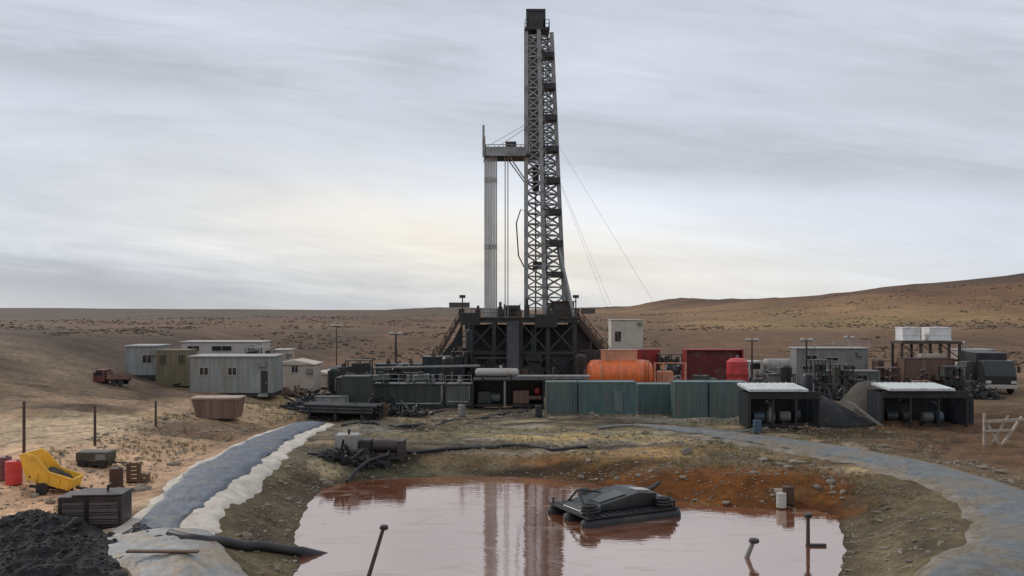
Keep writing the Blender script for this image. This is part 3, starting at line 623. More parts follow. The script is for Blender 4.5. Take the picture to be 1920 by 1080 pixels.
b.build('hanger', steel_grey, rb)
b = MB(); b.box(-.9, .6, -2.5, -1.6, zr + .25, zr + 1.9); b.build('cabinet', steel_dark, rb)
# A-frame behind the mast
b = MB(); b.bar((8.4, 4.2, FL + .2), (6.3, 1.0, FL + 11), .34); b.bar((8.4, -3.8, FL + .2), (6.3, .4, FL + 11), .34); b.bar((8.4, -3.0, FL + 2.2), (8.4, 3.6, FL + 2.2), .2); b.bar((7.3, -1.7, FL + 6), (7.3, 2.4, FL + 6), .2)
b.build('raising_frame', steel_grey, rig)
# stairs down to the right and a pipe ramp
stair(8.9, FL + .1, 13.6, rzp(672), -5.0); stair(8.9, FL - 0.1, 14.6, 2.2, 3.0)
b = MB(); b.box(13.4, 15.6, -5.8, 5.0, 2.0, 2.2)
for xx in (13.6, 15.4):
    for yy in (-5.6, 0, 4.8): b.bar((xx, yy, 0), (xx, yy, 2.0), .2)
for a_ in (-5.6, 4.8): b.bar((9.0, a_, FL - .4), (14.6, a_, 2.2), .26)
b.bar((9.0, -5.6, 5), (12.5, -5.6, 5), .2); b.bar((10.5, -5.6, 0), (10.5, -5.6, 6.2), .22); b.bar((12.3, -5.6, 0), (12.3, -5.6, 4.6), .22); b.bar((8.6, -5.6, .3), (12.3, -5.6, 4.4), .18)
b.build('stair_landing', steel_brown, rig)
b = MB(); b.add([Vector(q) for q in ((-.6, -6.2, FL - .4), (.6, -6.2, FL - .4), (.6, -14, 2.0), (-.6, -14, 2.0), (-.7, -6.2, FL - .3), (.9, -6.2, FL - .3), (.9, -14, 1.7), (-.7, -14, 1.7))],
               [(0, 3, 2, 1), (4, 5, 6, 7), (0, 1, 5, 4), (1, 2, 6, 5), (2, 3, 7, 6), (3, 0, 4, 7)])
for xx in (-.6, .8): b.bar((xx, -13.5, 0), (xx, -13.5, 1.8), .25); b.bar((xx, -10, 0), (xx, -10, 5.2), .25)
b.build('pipe_ramp', black, rig)
for (x0, z0, x1, z1, yy) in ((4.9, ZT - 16, 31, 0, 26), (5.4, zr, 19.5, 0, 20), (5.4, zr, 17.5, 0, -8)):
    MB().tube((x0, 0, z0), (x1, yy, z1), .016, n=6).build('guy_line', grey_light, rig)
b = MB(); b.path([(2.1, -1.5, FL + .1), (2.1, -1.6, rzp(440)), (2.0, -1.5, rzp(400)), (1.2, -1.6, rzp(395)), (.6, -1.2, rzp(420)), (.9, -.8, rzp(480)), (2.4, -.4, rzp(520))], .09, 8); b.build('mud_hose', black, rig, smooth=True)

# racked stands of drill pipe
pm = None
for j in range(3):
    for i in range(8):
        xx = -3.75 + i * .225; yy = -1.5 + j * .9 + (i % 2) * .1
        if pm is None:
            q = MB(); q.tube((0, 0, FL + .15), (.0, 0, zr + 1.1), .078, n=8)
            for z in (FL + .3, FL + 9.6, FL + 18.9): q.tube((0, 0, z), (0, 0, z + .6), .10, n=8)
            pm = q.build('drill_pipe', pipe_grey, smooth=True); o = pm
        else: o = pm.copy(); COL.objects.link(o)
        o.location = (xx, RY + yy, Z0); tag(o, 'grey drill pipe stand racked upright between drill floor and racking board', 'drill pipe', 'racked drill pipe stands')
for i in range(2):
    o = MB().tube((0, 0, FL + .15), (.0, 0, zr + .6), .07, n=8).build('drill_pipe', grey_light, smooth=True, loc=(-.95 + i * .38, RY - 1.0, Z0))
    tag(o, 'pale thin pipe standing alone between the racked stands and mast', 'drill pipe', 'lone pale drill pipes')
#@@PLANT
# ------------------------------------------------------------------ plant builders
def mud_tank(p, w, h, d, label, mat, group, motors=3, rz=0.0):
    t = thing('mud_tank', label, 'mud tank', p, rz, group)
    hb = h * .72; b = MB(); b.box(-w / 2, w / 2, 0, d, .3, hb)
    for i in range(max(2, int(w / .9)) + 1):
        xx = -w / 2 + i * w / max(2, int(w / .9)); b.box(xx - .05, xx + .05, -.1, -.002, .32, hb - .03)
    b.build('tank_body', mat, t, bevel=.03)
    s = MB(); s.box(-w / 2 - .2, w / 2 + .2, -.05, .22, 0, .298); s.box(-w / 2 - .2, w / 2 + .2, d - .25, d, 0, .298); s.build('skid', steel_dark, t)
    g = MB(); g.box(-w / 2, w / 2, -.25, .75, hb + .002, hb + .06); g.build('walkway', steel_dark, t)
    MB().rail([(-w / 2, -.2, hb + .06), (w / 2, -.2, hb + .06)], h - hb - .06, .03, 1.5).build('railing', steel_grey, t)
    for i in range(motors):
        xx = -w / 2 + (i + .5) * w / motors; m_ = MB(); m_.lathe([(.28, hb + .002), (.28, hb + .3), (.18, hb + .32), (.18, hb + .8), (.1, hb + .86)], 12, (xx, d * .6, 0)); m_.build('agitator', grey_mid, t, smooth=True)
    pp = MB(); pp.path([(-w / 2 + .2, -.22, .7), (w / 2 - .3, -.22, .7), (w / 2 - .2, -.22, .9), (w / 2 - .2, -.22, hb - .1)], .09, 8); pp.build('pipe', steel_grey, t, smooth=True)
    return t
def generator_house(p, w, h, d, label, group, mat=None):
    mat = mat or green_dark
    t = thing('generator_house', label, 'generator', p, 0, group); hb = h * .8
    b = MB(); b.corr((-w / 2, 0), (w / 2, 0), .25, hb, .3, .05); b.box(-w / 2, w / 2, .06, d, .25, hb); b.build('housing', mat, t)
    MB().box(-w / 2 - .15, w / 2 + .15, -.15, d + .15, hb + .002, hb + .14).build('roof', steel_dark, t)
    MB().box(-w / 2, w / 2, .1, d, 0, .248).build('skid', steel_dark, t)
    for i in range(2):
        xx = (-.25 + .5 * i) * w; e = MB(); e.tube((xx, d * .4, hb + .14), (xx, d * .4, hb + .5), .28, n=14); e.path([(xx, d * .4, hb + .4), (xx, d * .4, h - .1), (xx + .15, d * .4, h)], .12, 10); e.build('exhaust', steel_brown, t, smooth=True)
        lv = MB()
        for k in range(8): lv.box(xx - .6, xx + .6, -.09, -.06, .9 + k * .18, .9 + k * .18 + .1)
        lv.build('louvre', black, t)
    dr_ = MB(); dr_.box(-.45, .45, -.1, -.06, .4, 2.4); dr_.build('door', steel_grey if mat is not green_dark else green_grey, t); return t
def container(p, w, h, d, label, mat, group=None, rz=0.0, open_front=False, trim=None, name='shipping_container', cat='container'):
    t = thing(name, label, cat, p, rz, group); tr = trim or mat
    b = MB()
    if not open_front: b.corr((-w / 2 + .12, .06), (w / 2 - .12, .06), .16, h - .14, .3)
    b.corr((w / 2 - .06, .12), (w / 2 - .06, d - .12), .16, h - .14, .3); b.corr((-w / 2 + .06, d - .12), (-w / 2 + .06, .12), .16, h - .14, .3); b.corr((w / 2 - .12, d - .06), (-w / 2 + .12, d - .06), .16, h - .14, .3)
    b.build('wall', mat, t)
    MB().box(-w / 2 + .1, w / 2 - .1, .1, d - .1, h - .12, h - .03).build('roof', tr, t)
    f = MB()
    for xx in (-w / 2, w / 2 - .14):
        for yy in (0, d - .14): f.box(xx, xx + .14, yy, yy + .14, 0, h)
    for z0, z1 in ((0, .15), (h - .14, h - .004)):
        f.box(-w / 2 + .14, w / 2 - .14, 0.002, .1, z0, z1); f.box(-w / 2 + .14, w / 2 - .14, d - .1, d - .002, z0, z1)
        for xx in (-w / 2 + .003, w / 2 - .103): f.box(xx, xx + .1, .14, d - .14, z0, z1)
    f.build('frame', tr, t)
    return t
def window(par, x0, x1, yy, z0, z1, fm=None):
    f = MB(); fm = fm or white_dusty
    f.box(x0 - .06, x1 + .06, yy - .05, yy, z1, z1 + .06); f.box(x0 - .06, x1 + .06, yy - .08, yy, z0 - .06, z0); f.box(x0 - .06, x0, yy - .05, yy, z0, z1); f.box(x1, x1 + .06, yy - .05, yy, z0, z1); f.box((x0 + x1) / 2 - .025, (x0 + x1) / 2 + .025, yy - .04, yy, z0, z1)
    w_ = f.build('window', fm, par); MB().box(x0, x1, yy - .02, yy - .004, z0, z1).build('pane', glass, w_); return w_
def cabin(p, w, h, d, label, mat, roofm, group=None, windows=(), door=None, rz=0.0, name='site_cabin', cat='cabin', pitched=0.0):
    t = thing(name, label, cat, p, rz, group); hb = h - .16 - pitched
    b = MB(); b.box(-w / 2, w / 2, 0, d, .25, hb)
    n_ = max(2, int(w / 1.2))
    for i in range(n_ + 1): xx = -w / 2 + .02 + i * (w - .04) / n_; b.box(xx - .025, xx + .025, -.02, -.001, .27, hb - .02)
    b.build('wall', mat, t)
    r_ = MB()
    if pitched:
        r_.prism([(-w / 2 - .25, hb + .002), (w / 2 + .25, hb + .002), (w / 2 + .25, hb + .1), (0, hb + .1 + pitched), (-w / 2 - .25, hb + .1)], -.25, d + .25)
    else: r_.box(-w / 2 - .15, w / 2 + .15, -.2, d + .2, hb + .002, hb + .16)
    r_.build('roof', roofm, t, bevel=.03)
    MB().box(-w / 2 + .1, w / 2 - .1, .08, d, -.2, .248).build('base', steel_dark, t)
    av = MB(); av.box(w * .33, w * .33 + .8, -.42, -.022, hb - 1.0, hb - .4); av.build('air_conditioner', grey_mid, t, bevel=.03)
    for f0, f1, z0, z1 in windows: window(t, -w / 2 + f0 * w, -w / 2 + f1 * w, -.021, h * z0, h * z1)
    if door:
        f0, f1, zt = door; x0, x1 = -w / 2 + f0 * w, -w / 2 + f1 * w
        dd = MB().box(x0, x1, -.07, -.022, .3, zt).build('door', steel_dark, t); MB().box(x1 - .18, x1 - .1, -.13, -.071, 1.2, 1.35).build('handle', steel_grey, dd)
        MB().box(x0 - .1, x1 + .1, -.8, -.08, -.1, .22).build('step', steel_grey, t)
    return t
def wheel(par, x, y, r, w=.32):
    t = MB().lathe([(r * .55, -w / 2), (r * .93, -w / 2), (r, -w / 2 + .06), (r, w / 2 - .06), (r * .93, w / 2), (r * .55, w / 2)], 22, (x, y, r), 'y').build('wheel', black, par, smooth=True)
    MB().lathe([(.08, -w / 2 + .02), (r * .5, -w / 2 + .1), (r * .56, -w / 2 + .03), (r * .56, w / 2 - .03), (.08, w / 2 - .02)], 16, (x, y, r), 'y').build('rim', grey_mid, t, smooth=True)
def truck(p, rz, label, cabm, group=None, length=8.0, load=None, loadm=None, s=1.0, name='lorry', cat='lorry'):
    """lorry pointing along local -x; its near side faces -y"""
    t = thing(name, label, cat, p, rz, group); t.scale = (s, s, s); l2 = length / 2; w = 2.4
    MB().box(-l2 + .2, l2, -.45, .45, .75, 1.0).build('chassis', steel_dark, t)
    prof = [(-l2, .6), (-l2 + 2.1, .6), (-l2 + 2.1, 2.75), (-l2 + .55, 2.75), (-l2 + .08, 1.7), (-l2, 1.5)]
    cb = MB().prism(prof, -w / 2, w / 2).build('cab', cabm, t, bevel=.08)
    for yy in (-w / 2 - .012, w / 2 + .002):
        MB().prism([(-l2 + .32, 1.72), (-l2 + 1.6, 1.72), (-l2 + 1.6, 2.5), (-l2 + .66, 2.5)], yy, yy + .01).build('window', glass, cb)
        MB().box(-l2 + 1.15, -l2 + 1.35, yy - (.02 if yy < 0 else -.012), yy + .012 if yy > 0 else yy, 1.45, 1.52).build('handle', steel_dark, cb)
    ws = MB(); a = Vector((-l2 + .10, 0, 1.74)); c = Vector((-l2 + .50, 0, 2.64)); nn = Vector((-.9, 0, .4)).normalized() * .02
    ws.add([a + Vector((0, -1.05, 0)) + nn, a + Vector((0, 1.05, 0)) + nn, c + Vector((0, 1.0, 0)) + nn, c + Vector((0, -1.0, 0)) + nn, a + Vector((0, -1.05, 0)), a + Vector((0, 1.05, 0)), c + Vector((0, 1.0, 0)), c + Vector((0, -1.0, 0))],
           [(0, 3, 2, 1), (0, 1, 5, 4), (1, 2, 6, 5), (2, 3, 7, 6), (3, 0, 4, 7)]); ws.build('windscreen', glass, cb)
    g = MB()
    for k in range(4): g.box(-l2 - .03, -l2 - .002, -.75, .75, .98 + k * .12, 1.05 + k * .12)
    g.build('grille', steel_dark, cb)
    MB().box(-l2 - .14, -l2 - .002, -w / 2, w / 2, .5, .82).build('bumper', white_dusty, t, bevel=.03)
    for yy in (-.95, .95): MB().box(-l2 - .04, -l2 - .002, yy - .2, yy + .2, .92, 1.14).build('headlight', lamp_mat, cb)
    for yy in (-w / 2 - .2, w / 2 + .2): m_ = MB(); m_.box(-l2 + .2, -l2 + .3, yy - .12, yy + .12, 1.8, 2.3); m_.bar((-l2 + .25, yy, 2.3), (-l2 + .3, yy * .84, 2.5), .05); m_.build('mirror', steel_dark, cb)
    for xx in (-l2 + 1.1, l2 - 2.4, l2 - 1.2):
        for yy in (-w / 2 + .18, w / 2 - .18): wheel(t, xx, yy, .52)
    if load == 'tank':
        r = .95; MB().lathe([(.3, -l2 + 2.5), (r * .8, -l2 + 2.55), (r, -l2 + 2.8), (r, l2 - .2), (r * .8, l2), (.3, l2 + .05)], 24, (0, 0, 2.05), 'x').build('tank', loadm, t, smooth=True)
    elif load == 'box': b = MB(); b.box(-l2 + 2.4, l2, -w / 2, w / 2, 1.05, 3.3); b.build('cargo_box', loadm, t, bevel=.05)
    elif load == 'bed':
        b = MB(); b.box(-l2 + 2.4, l2, -w / 2, w / 2, 1.05, 1.2)
        for yy in (-w / 2, w / 2 - .06): b.box(-l2 + 2.4, l2, yy, yy + .06, 1.2, 1.85)
        b.box(l2 - .06, l2, -w / 2 + .06, w / 2 - .06, 1.2, 1.85); b.box(-l2 + 2.4, -l2 + 2.46, -w / 2 + .06, w / 2 - .06, 1.2, 2.4); b.build('load_bed', loadm, t)
    return t
def pole_lamp(px, yt, Y, label, mat=None, r=.09):
    p, w, h = spotY(px - 2, px + 2, yt, Y); t = thing('floodlight_pole', label, 'floodlight', p, 0, 'floodlight poles'); mat = mat or steel_dark
    MB().tube((0, 0, -.1), (0, 0, h - .35), r * 1.25, r * .8, 10).build('pole', mat, t, smooth=True)
    MB().box(-.8, .8, -.06, .06, h - .42, h - .3).build('crossbar', mat, t)
    for xx in (-.55, .55): MB().box(xx - .25, xx + .25, -.22, .02, h - .3, h).build('lamp', lamp_mat, t, bevel=.03)
    MB().box(-.35, .35, -.35, .35, -.1, .15).build('footing', grey_mid, t); return t
def htank(p, w, r, label, mat, name='storage_tank', cat='tank', hump=None, group=None, humpm=None):
    t = thing(name, label, cat, p, 0, group); zc = r + .45
    MB().lathe([(.25 * r, -w / 2), (.72 * r, -w / 2 + .08 * r), (.95 * r, -w / 2 + .28 * r), (r, -w / 2 + .5 * r), (r, w / 2 - .5 * r), (.95 * r, w / 2 - .28 * r), (.72 * r, w / 2 - .08 * r), (.25 * r, w / 2)], 30, (0, r, zc), 'x').build('tank', mat, t, smooth=True)
    b = MB()
    for xx in (-.33 * w, .33 * w): b.box(xx - .15, xx + .15, .2 * r, 1.8 * r, 0, zc - .55 * r)
    b.box(-w / 2, w / 2, .3 * r, .45 * r, 0, .2); b.box(-w / 2, w / 2, 1.55 * r, 1.7 * r, 0, .2); b.build('saddle', steel_brown, t)
    bd = MB()
    for xx in (-.3 * w, 0, .3 * w): bd.lathe([(r + .03, xx - .05), (r + .03, xx + .05)], 30, (0, r, zc), 'x')
    bd.build('band', humpm or mat, t)
    if hump:
        x0, x1, hh = hump; b = MB(); b.box(x0, x1, r - .6, r + .6, zc + r * .93, zc + r + hh); hm = b.build('valve_house', humpm or mat, t, bevel=.06); MB().box(x0 - .1, x1 + .1, r - .7, r + .7, zc + r + hh + .002, zc + r + hh + .07).build('lid', humpm or mat, hm)
    b = MB(); b.ladder(w / 2 - 1.0, -.06, 0, zc + r + .3); b.build('ladder', steel_brown, t); return t

# dark plant to the left of the rig base
p, w, h = spot(692, 832, 769, 702); mud_tank(p, w, h, 3.0, 'dark green ribbed mud tank at the left of the front row', green_dark, 'dark mud tanks', 3)
p, w, h = spot(836, 884, 766, 704); mud_tank(p, w, h, 3.0, 'short grey green mud tank beside the black pump house', green_grey, 'dark mud tanks', 1)
p, w, h = spotY(632, 702, 700, 103); generator_house(p, w, h, 3, 'small dark green generator house left of the floodlight pole', 'generator houses')
p, w, h = spotY(704, 790, 672, 112); generator_house(p, w, h, 3, 'dark green generator house below the floodlight pole', 'generator houses')
p, w, h = spotY(792, 868, 655, 113); generator_house(p, w, h, 3.2, 'tallest dark generator house against the rig base', 'generator houses', navy)
p, w, h = spotY(624, 690, 682, 120); generator_house(p, w, h, 3.2, 'grey generator house showing behind the small green one', 'generator houses', green_grey)
pole_lamp(742, 622, 116, 'dark floodlight pole over the generator houses', steel_brown, .16)
pole_lamp(631, 608, 140, 'slim dark floodlight pole left of the generator houses', steel_brown)
# black open pump house
p, w, h = spot(886, 1020, 768, 712)
t = container(p, w, h, 3.4, 'black open-fronted pump house in front of the rig', black_paint, open_front=True, name='pump_house', cat='pump house')
b = MB()
for xx in (-.05 * w,): b.box(xx - .1, xx + .1, .02, .2, .15, h - .15)
b.build('post', grey_mid, t)
q = thing('mud_pump', 'brown mud pump inside the black pump house', 'pump', p + Vector((w * .27, 1.0, .16)))
MB().box(-1.6, 1.6, 0, 1.6, 0, .3).build('base', steel_dark, q); MB().box(-1.5, .2, .2, 1.4, .302, 1.7).build('gear_case', brown_paint, q, bevel=.12)
b = MB()
for i in range(3): b.lathe([(.22, .2), (.22, 1.3), (.3, 1.3), (.3, 1.5)], 14, (0, .4 + i * .4, .9), 'x')
b.build('cylinder', brown_paint, q, smooth=True); MB().lathe([(.1, 0), (.38, .15), (.42, .45), (.3, .75), (.1, .85)], 16, (1.1, .8, 1.2)).build('pulsation_dampener', red_dark, q, smooth=True)
q = thing('mud_pump', 'dark mud pump in the left bay of the pump house', 'pump', p + Vector((-w * .28, 1.0, .16)))
MB().box(-1.4, 1.4, 0, 1.6, 0, .3).build('base', steel_dark, q); MB().box(-1.2, .3, .2, 1.4, .302, 1.6).build('gear_case', green_dark, q, bevel=.12)
MB().lathe([(.2, .3), (.5, .32), (.5, 1.2), (.2, 1.22)], 16, (0, .8, .9), 'x').build('motor', green_grey, q, smooth=True)
# pale separator lying on the pump house roof
z = p.z + h
q = thing('separator_vessel', 'pale grey horizontal vessel lying on the pump house roof', 'vessel', (ray(932, 700, p.y + 1.4).x, p.y + 1.4, z - .004))
rr = .42; hw = 2.3
MB().lathe([(.1, -hw), (rr * .8, -hw + .1), (rr, -hw + .3), (rr, hw - .3), (rr * .8, hw - .1), (.1, hw)], 20, (0, 0, rr + .25), 'x').build('shell', white_dusty, q, smooth=True)
b = MB(); b.box(-1.6, -1.4, -.4, .4, 0, .4); b.box(1.4, 1.6, -.4, .4, 0, .4); b.build('saddle', steel_dark, q); MB().tube((.4, 0, rr * 2 + .2), (.4, 0, rr * 2 + .55), .14).build('nozzle', white_dusty, q)
# grey walkway bridge right of it
p2 = Vector((ray(1035, 715, 100).x, 99, hz(4.5, 99))); q = thing('pipe_bridge', 'grey pipe bridge running past the rig base behind the teal tanks', 'pipe bridge', p2)
zt = CZ - (703 - HY) / F * 99 - p2.z
b = MB()
for xx in (-3.6, 0, 3.6):
    b.bar((xx, -.4, 0), (xx, -.4, zt - .4), .14); b.bar((xx, .4, 0), (xx, .4, zt - .4), .14)
b.box(-4, 4, -.55, .55, zt - .4, zt - .25); b.build('trestle', grey_mid, q)
for i in range(3): MB().tube((-4.2, -.35 + i * .35, zt - .12), (4.2, -.35 + i * .35, zt - .12), .12, n=12).build('pipe', grey_light if i == 0 else grey_mid, q, smooth=True)
# pipe rack at the left end
p, w, h = spot(566, 690, 792, 742)
q = thing('pipe_rack', 'dark steel pipe rack sloping beside the left liner', 'pipe rack', p, R(-14)); b = MB()
for xx in (-2.6, 0, 2.6):
    b.box(xx - .12, xx + .12, 0, 3.2, 0, .7); b.bar((xx, 0.06, .7), (xx, .06, 1.5), .12); b.bar((xx, 3.14, .7), (xx, 3.14, 1.5), .12)
b.build('frame', steel_dark, q)
pm = None
for k_ in range(3):
    for i in range(9 - k_):
        pos = Vector((random.uniform(-.25, .25), .3 + i * .31 + k_ * .155, .7 + .155 + k_ * .268)); pos.rotate(Matrix.Rotation(R(-14), 3, 'Z'))
        if pm is None: pm = MB().lathe([(.12, -3.6), (.155, -3.6), (.155, 3.6), (.12, 3.6)], 10, (0, 0, 0), 'x').build('casing_pipe', steel_dark, smooth=True); o = pm
        else: o = pm.copy(); COL.objects.link(o)
        o.location = p + pos; o.rotation_euler = (0, 0, R(-14)); tag(o, 'dark casing pipe lying in the stack on the pipe rack', 'pipe', 'casing pipes on the pipe rack')
p, w, h = spot(590, 650, 781, 744); t = container(p, w, h, 1.2, 'small blue grey equipment box before the pipe rack', blue_grey, name='equipment_box', cat='equipment box', trim=green_grey)
p, w, h = spot(640, 692, 776, 706); t = container(p, w, h, 2.4, 'narrow dark green container between pipe rack and mud tank', green_dark)
# teal tanks
tl = ['greyed teal container next to the pump house', 'clean teal container second along the teal row', 'deep teal container in the middle of the teal row', 'dusty teal container left of the last one in the row', 'pale faded teal container beside the white roofed shelter']
for i, (x0, x1) in enumerate(((1024, 1083), (1086, 1193), (1196, 1262), (1265, 1328), (1331, 1402))):
    p = at((x0 + x1) / 2, 778 if i < 3 else 784); Yc = p.y; w = (x1 - x0) / F * Yc; h = CZ - (716 + (4 if i == 2 else 0) - HY) / F * Yc - p.z
    t = container(p, w, h, 2.4, tl[i], (teal_grey, teal, teal, teal_grey, teal_grey)[i], 'teal container row', trim=(teal_grey, teal, teal_grey, teal, teal)[i])
    if i in (1, 4):
        d_ = MB().box(w * .1, w * .1 + .9, -.05, -.006, .2, 2.2).build('door', teal_grey, t); MB().box(w * .1 + .7, w * .1 + .78, -.1, -.051, 1.0, 1.3).build('handle', steel_grey, d_)
# orange tank and red group
p, w, h = spotY(1102, 1228, 676, 110); htank(p, w * 1.0, (h - .45) / 2, 'bright orange horizontal tank with a raised valve house', orange, hump=(-w * .28, w * .26, 1.2), humpm=orange_pale)
p, w, h = spotY(1194, 1238, 655, 126); container(p, w, h, 2.4, 'dark red upright container behind the orange tank', red_dark, name='upright_container')
p, w, h = spotY(1226, 1288, 682, 116); q = thing('pump_skid', 'orange brown pump skid right of the orange tank', 'pump skid', p)
MB().box(-w / 2, w / 2, 0, 2, 0, .4).build('base', orange, q); MB().box(-w * .35, w * .1, .3, 1.7, .402, h * .7).build('engine_housing', orange_pale, q, bevel=.06); b = MB()
for xx in (-w / 2 + .15, -w * .2, w / 2 - .15): b.box(xx - .12, xx + .12, .05, .25, .402, h)
b.box(-w / 2, w / 2, .05, .25, h + .002, h + .14); b.build('post', orange_pale, q); MB().lathe([(.2, .2), (.5, .22), (.5, 1.2), (.2, 1.22)], 16, (w * .12, 1, .9), 'x').build('motor', brown_paint, q, smooth=True)
p, w, h = spotY(1286, 1394, 655, 118)
t = container(p, w, h, 2.8, 'dark red open-fronted container with a black inside', red_dark, open_front=True)
MB().box(-w / 2 + .2, w / 2 - .2, .7, 1.0, .2, h - .2).build('inner_wall', M('deep red paint', (.12, .014, .014), .6), t)
q = thing('workbench', 'dark green machine standing inside the dark red container', 'machine', p + Vector((-w * .1, .15, .16))); MB().box(-1.2, 1.2, 0, .5, .5, .62).build('bed', green_dark, q); MB().box(-1.0, -.2, .05, .45, .622, 1.5).build('headstock', green_dark, q, bevel=.05); MB().box(.5, 1.0, .05, .45, .622, 1.2).build('tailstock', green_dark, q, bevel=.05); b = MB(); b.box(-1.1, -.8, .05, .45, 0, .498); b.box(.8, 1.1, .05, .45, 0, .498); b.build('leg', green_dark, q)
p, w, h = spotY(1366, 1410, 672, 113); q = thing('red_tank', 'upright red tank at the right end of the red container', 'tank', p)
MB().lathe([(.2, h), (w * .3, h - .1), (w * .46, h - .5), (w * .46, .3), (w * .4, .2), (w * .4, 0)][::-1], 24, (0, w * .5, 0)).build('shell', red_paint, q, smooth=True)
MB().lathe([(w * .48, h * .45), (w * .48, h * .52)], 24, (0, w * .5, 0)).build('band', red_dark, q); MB().tube((0, w * .5, h - .1), (0, w * .5, h + .3), .16).build('cap', grey_mid, q)
p, w, h = spotY(1252, 1320, 645, 130); truck(p, R(35), 'white cab lorry parked behind the orange and red equipment', white_paint, load='box', loadm=grey_mid, length=6.5)
#@@RIGHT
# grey plant on the right
p, w, h = spotY(1412, 1500, 648, 128); truck(p + Vector((0, 1, 0)), R(6), 'pale grey tanker lorry between the red tank and the long cabin', white_dusty, load='tank', loadm=grey_light, length=8.0, s=1.12)
p, w, h = spotY(1440, 1492, 690, 114); mud_tank(p, w, h, 2.2, 'low grey mud tank in front of the tanker lorry', grey_mid, None, 1)
p, w, h = spotY(1494, 1628, 652, 122)
t = cabin(p, w, h, 3, 'long grey two-storey cabin with dark window strips', grey_mid, grey_light, windows=((.08, .26, .42, .52), (.40, .58, .66, .74), (.66, .82, .42, .52), (.12, .28, .7, .8)), door=(.86, .95, 2.2))
b = MB(); b.rail([(-w / 2, -.15, h), (w / 2, -.15, h)], 1.0, .05, 2.2); b.build('railing', grey_light, t)
p, w, h = spotY(1555, 1650, 695, 112); t = container(p, w, h, 2.4, 'olive grey container before the long two-storey cabin', green_grey, trim=grey_mid)
for f in (.18, .55): window(t, -w / 2 + f * w, -w / 2 + (f + .2) * w, -.01, h * .55, h * .8, grey_light)
pole_lamp(1410, 634, 121, 'dark floodlight pole beside the upright red tank', None, .12); pole_lamp(1512, 634, 118, 'dark floodlight pole at the left corner of the long cabin', None, .14); pole_lamp(1592, 630, 134, 'pale floodlight pole rising behind the long cabin', grey_light, .12)
# brown steel tower with two white tanks
p, w, h = spotY(1688, 1802, 640, 122); q = thing('tank_stand', 'brown steel stand carrying two white tanks', 'tank stand', p); b = MB()
for xx in np.linspace(-w / 2 + .2, w / 2 - .2, 4):
    for yy in (0, 3): b.box(xx - .16, xx + .16, yy - .16, yy + .16, 0, h - .35)
b.box(-w / 2, w / 2, -.4, 3.4, h - .35, h); b.box(-w / 2, w / 2, -.12, .12, h * .55, h * .55 + .3); b.build('frame', steel_brown, q)
b = MB(); xq = np.linspace(-w / 2 + .2, w / 2 - .2, 4)
for i in range(3): b.bar((xq[i], -.2, h * .06), (xq[i + 1], -.2, h * .54), .12); b.bar((xq[i + 1], -.2, h * .6), (xq[i], -.2, h - .4), .12)
b.build('brace', steel_brown, q)
b = MB(); b.corr((-w / 2 + .3, 2.7), (w / 2 - .3, 2.7), .2, h * .5, .3); b.build('back_wall', brown_paint, q)
for i, (x0, x1, lab) in enumerate(((1694, 1727, 'white square tank on the left of the brown stand'), (1744, 1785, 'wider white square tank on the right of the brown stand'))):
    X0, X1 = (x0 - 960) / F * 122, (x1 - 960) / F * 122; wt = X1 - X0; ht = (638 - 612) / F * 122
    tk = thing('water_tank', lab, 'water tank', ((X0 + X1) / 2, 122 + .2, p.z + h), 0, 'white tanks on the brown stand')
    b = MB(); b.box(-wt / 2, wt / 2, 0, 2.4, 0.05, ht - .1)
    for k_ in range(3): b.box(-wt / 2 - .04, wt / 2 + .04, -.05, 2.45, .15 + k_ * (ht - .5) / 2, .25 + k_ * (ht - .5) / 2)
    b.build('shell', white_paint, tk, bevel=.06); MB().box(-wt / 2 - .06, wt / 2 + .06, -.06, 2.46, ht - .098, ht).build('lid', white_paint, tk); b = MB(); b.tube((0, 1.2, ht), (0, 1.2, ht + .2), .25); b.build('hatch', grey_light, tk)
p, w, h = spotY(1696, 1790, 672, 117); container(p, w, h, 2.4, 'brown container under the white tanks', brown_paint, trim=steel_brown)
p, w, h = spotY(1726, 1772, 664, 119.5); t = container(p, w, h, 1.6, 'pale dusty crate standing among the legs of the brown stand', tan_wall, name='crate', cat='crate')
p, w, h = spotY(1798, 1866, 655, 132); cabin(p, w, h, 3, 'pinkish grey cabin right of the brown stand', M('pinkish panel', (0.33, 0.26, 0.23), .7, dirt=(.2, .15, .12)), grey_light, windows=((.2, .42, .5, .72), (.6, .82, .5, .72)), door=None)
p, w, h = spotY(1812, 1846, 678, 114); container(p, w, h, 2, 'small grey green box beside the black lorry', green_grey, name='equipment_box', cat='equipment box')
# black lorry facing the pit
p, w, h = spot(1848, 1916, 738, 684); truck(p + Vector((0, 4, 0)), R(78), 'black lorry with a pale bumper facing the pit', black_paint, load='box', loadm=black, length=7.5, s=w / 3.0)
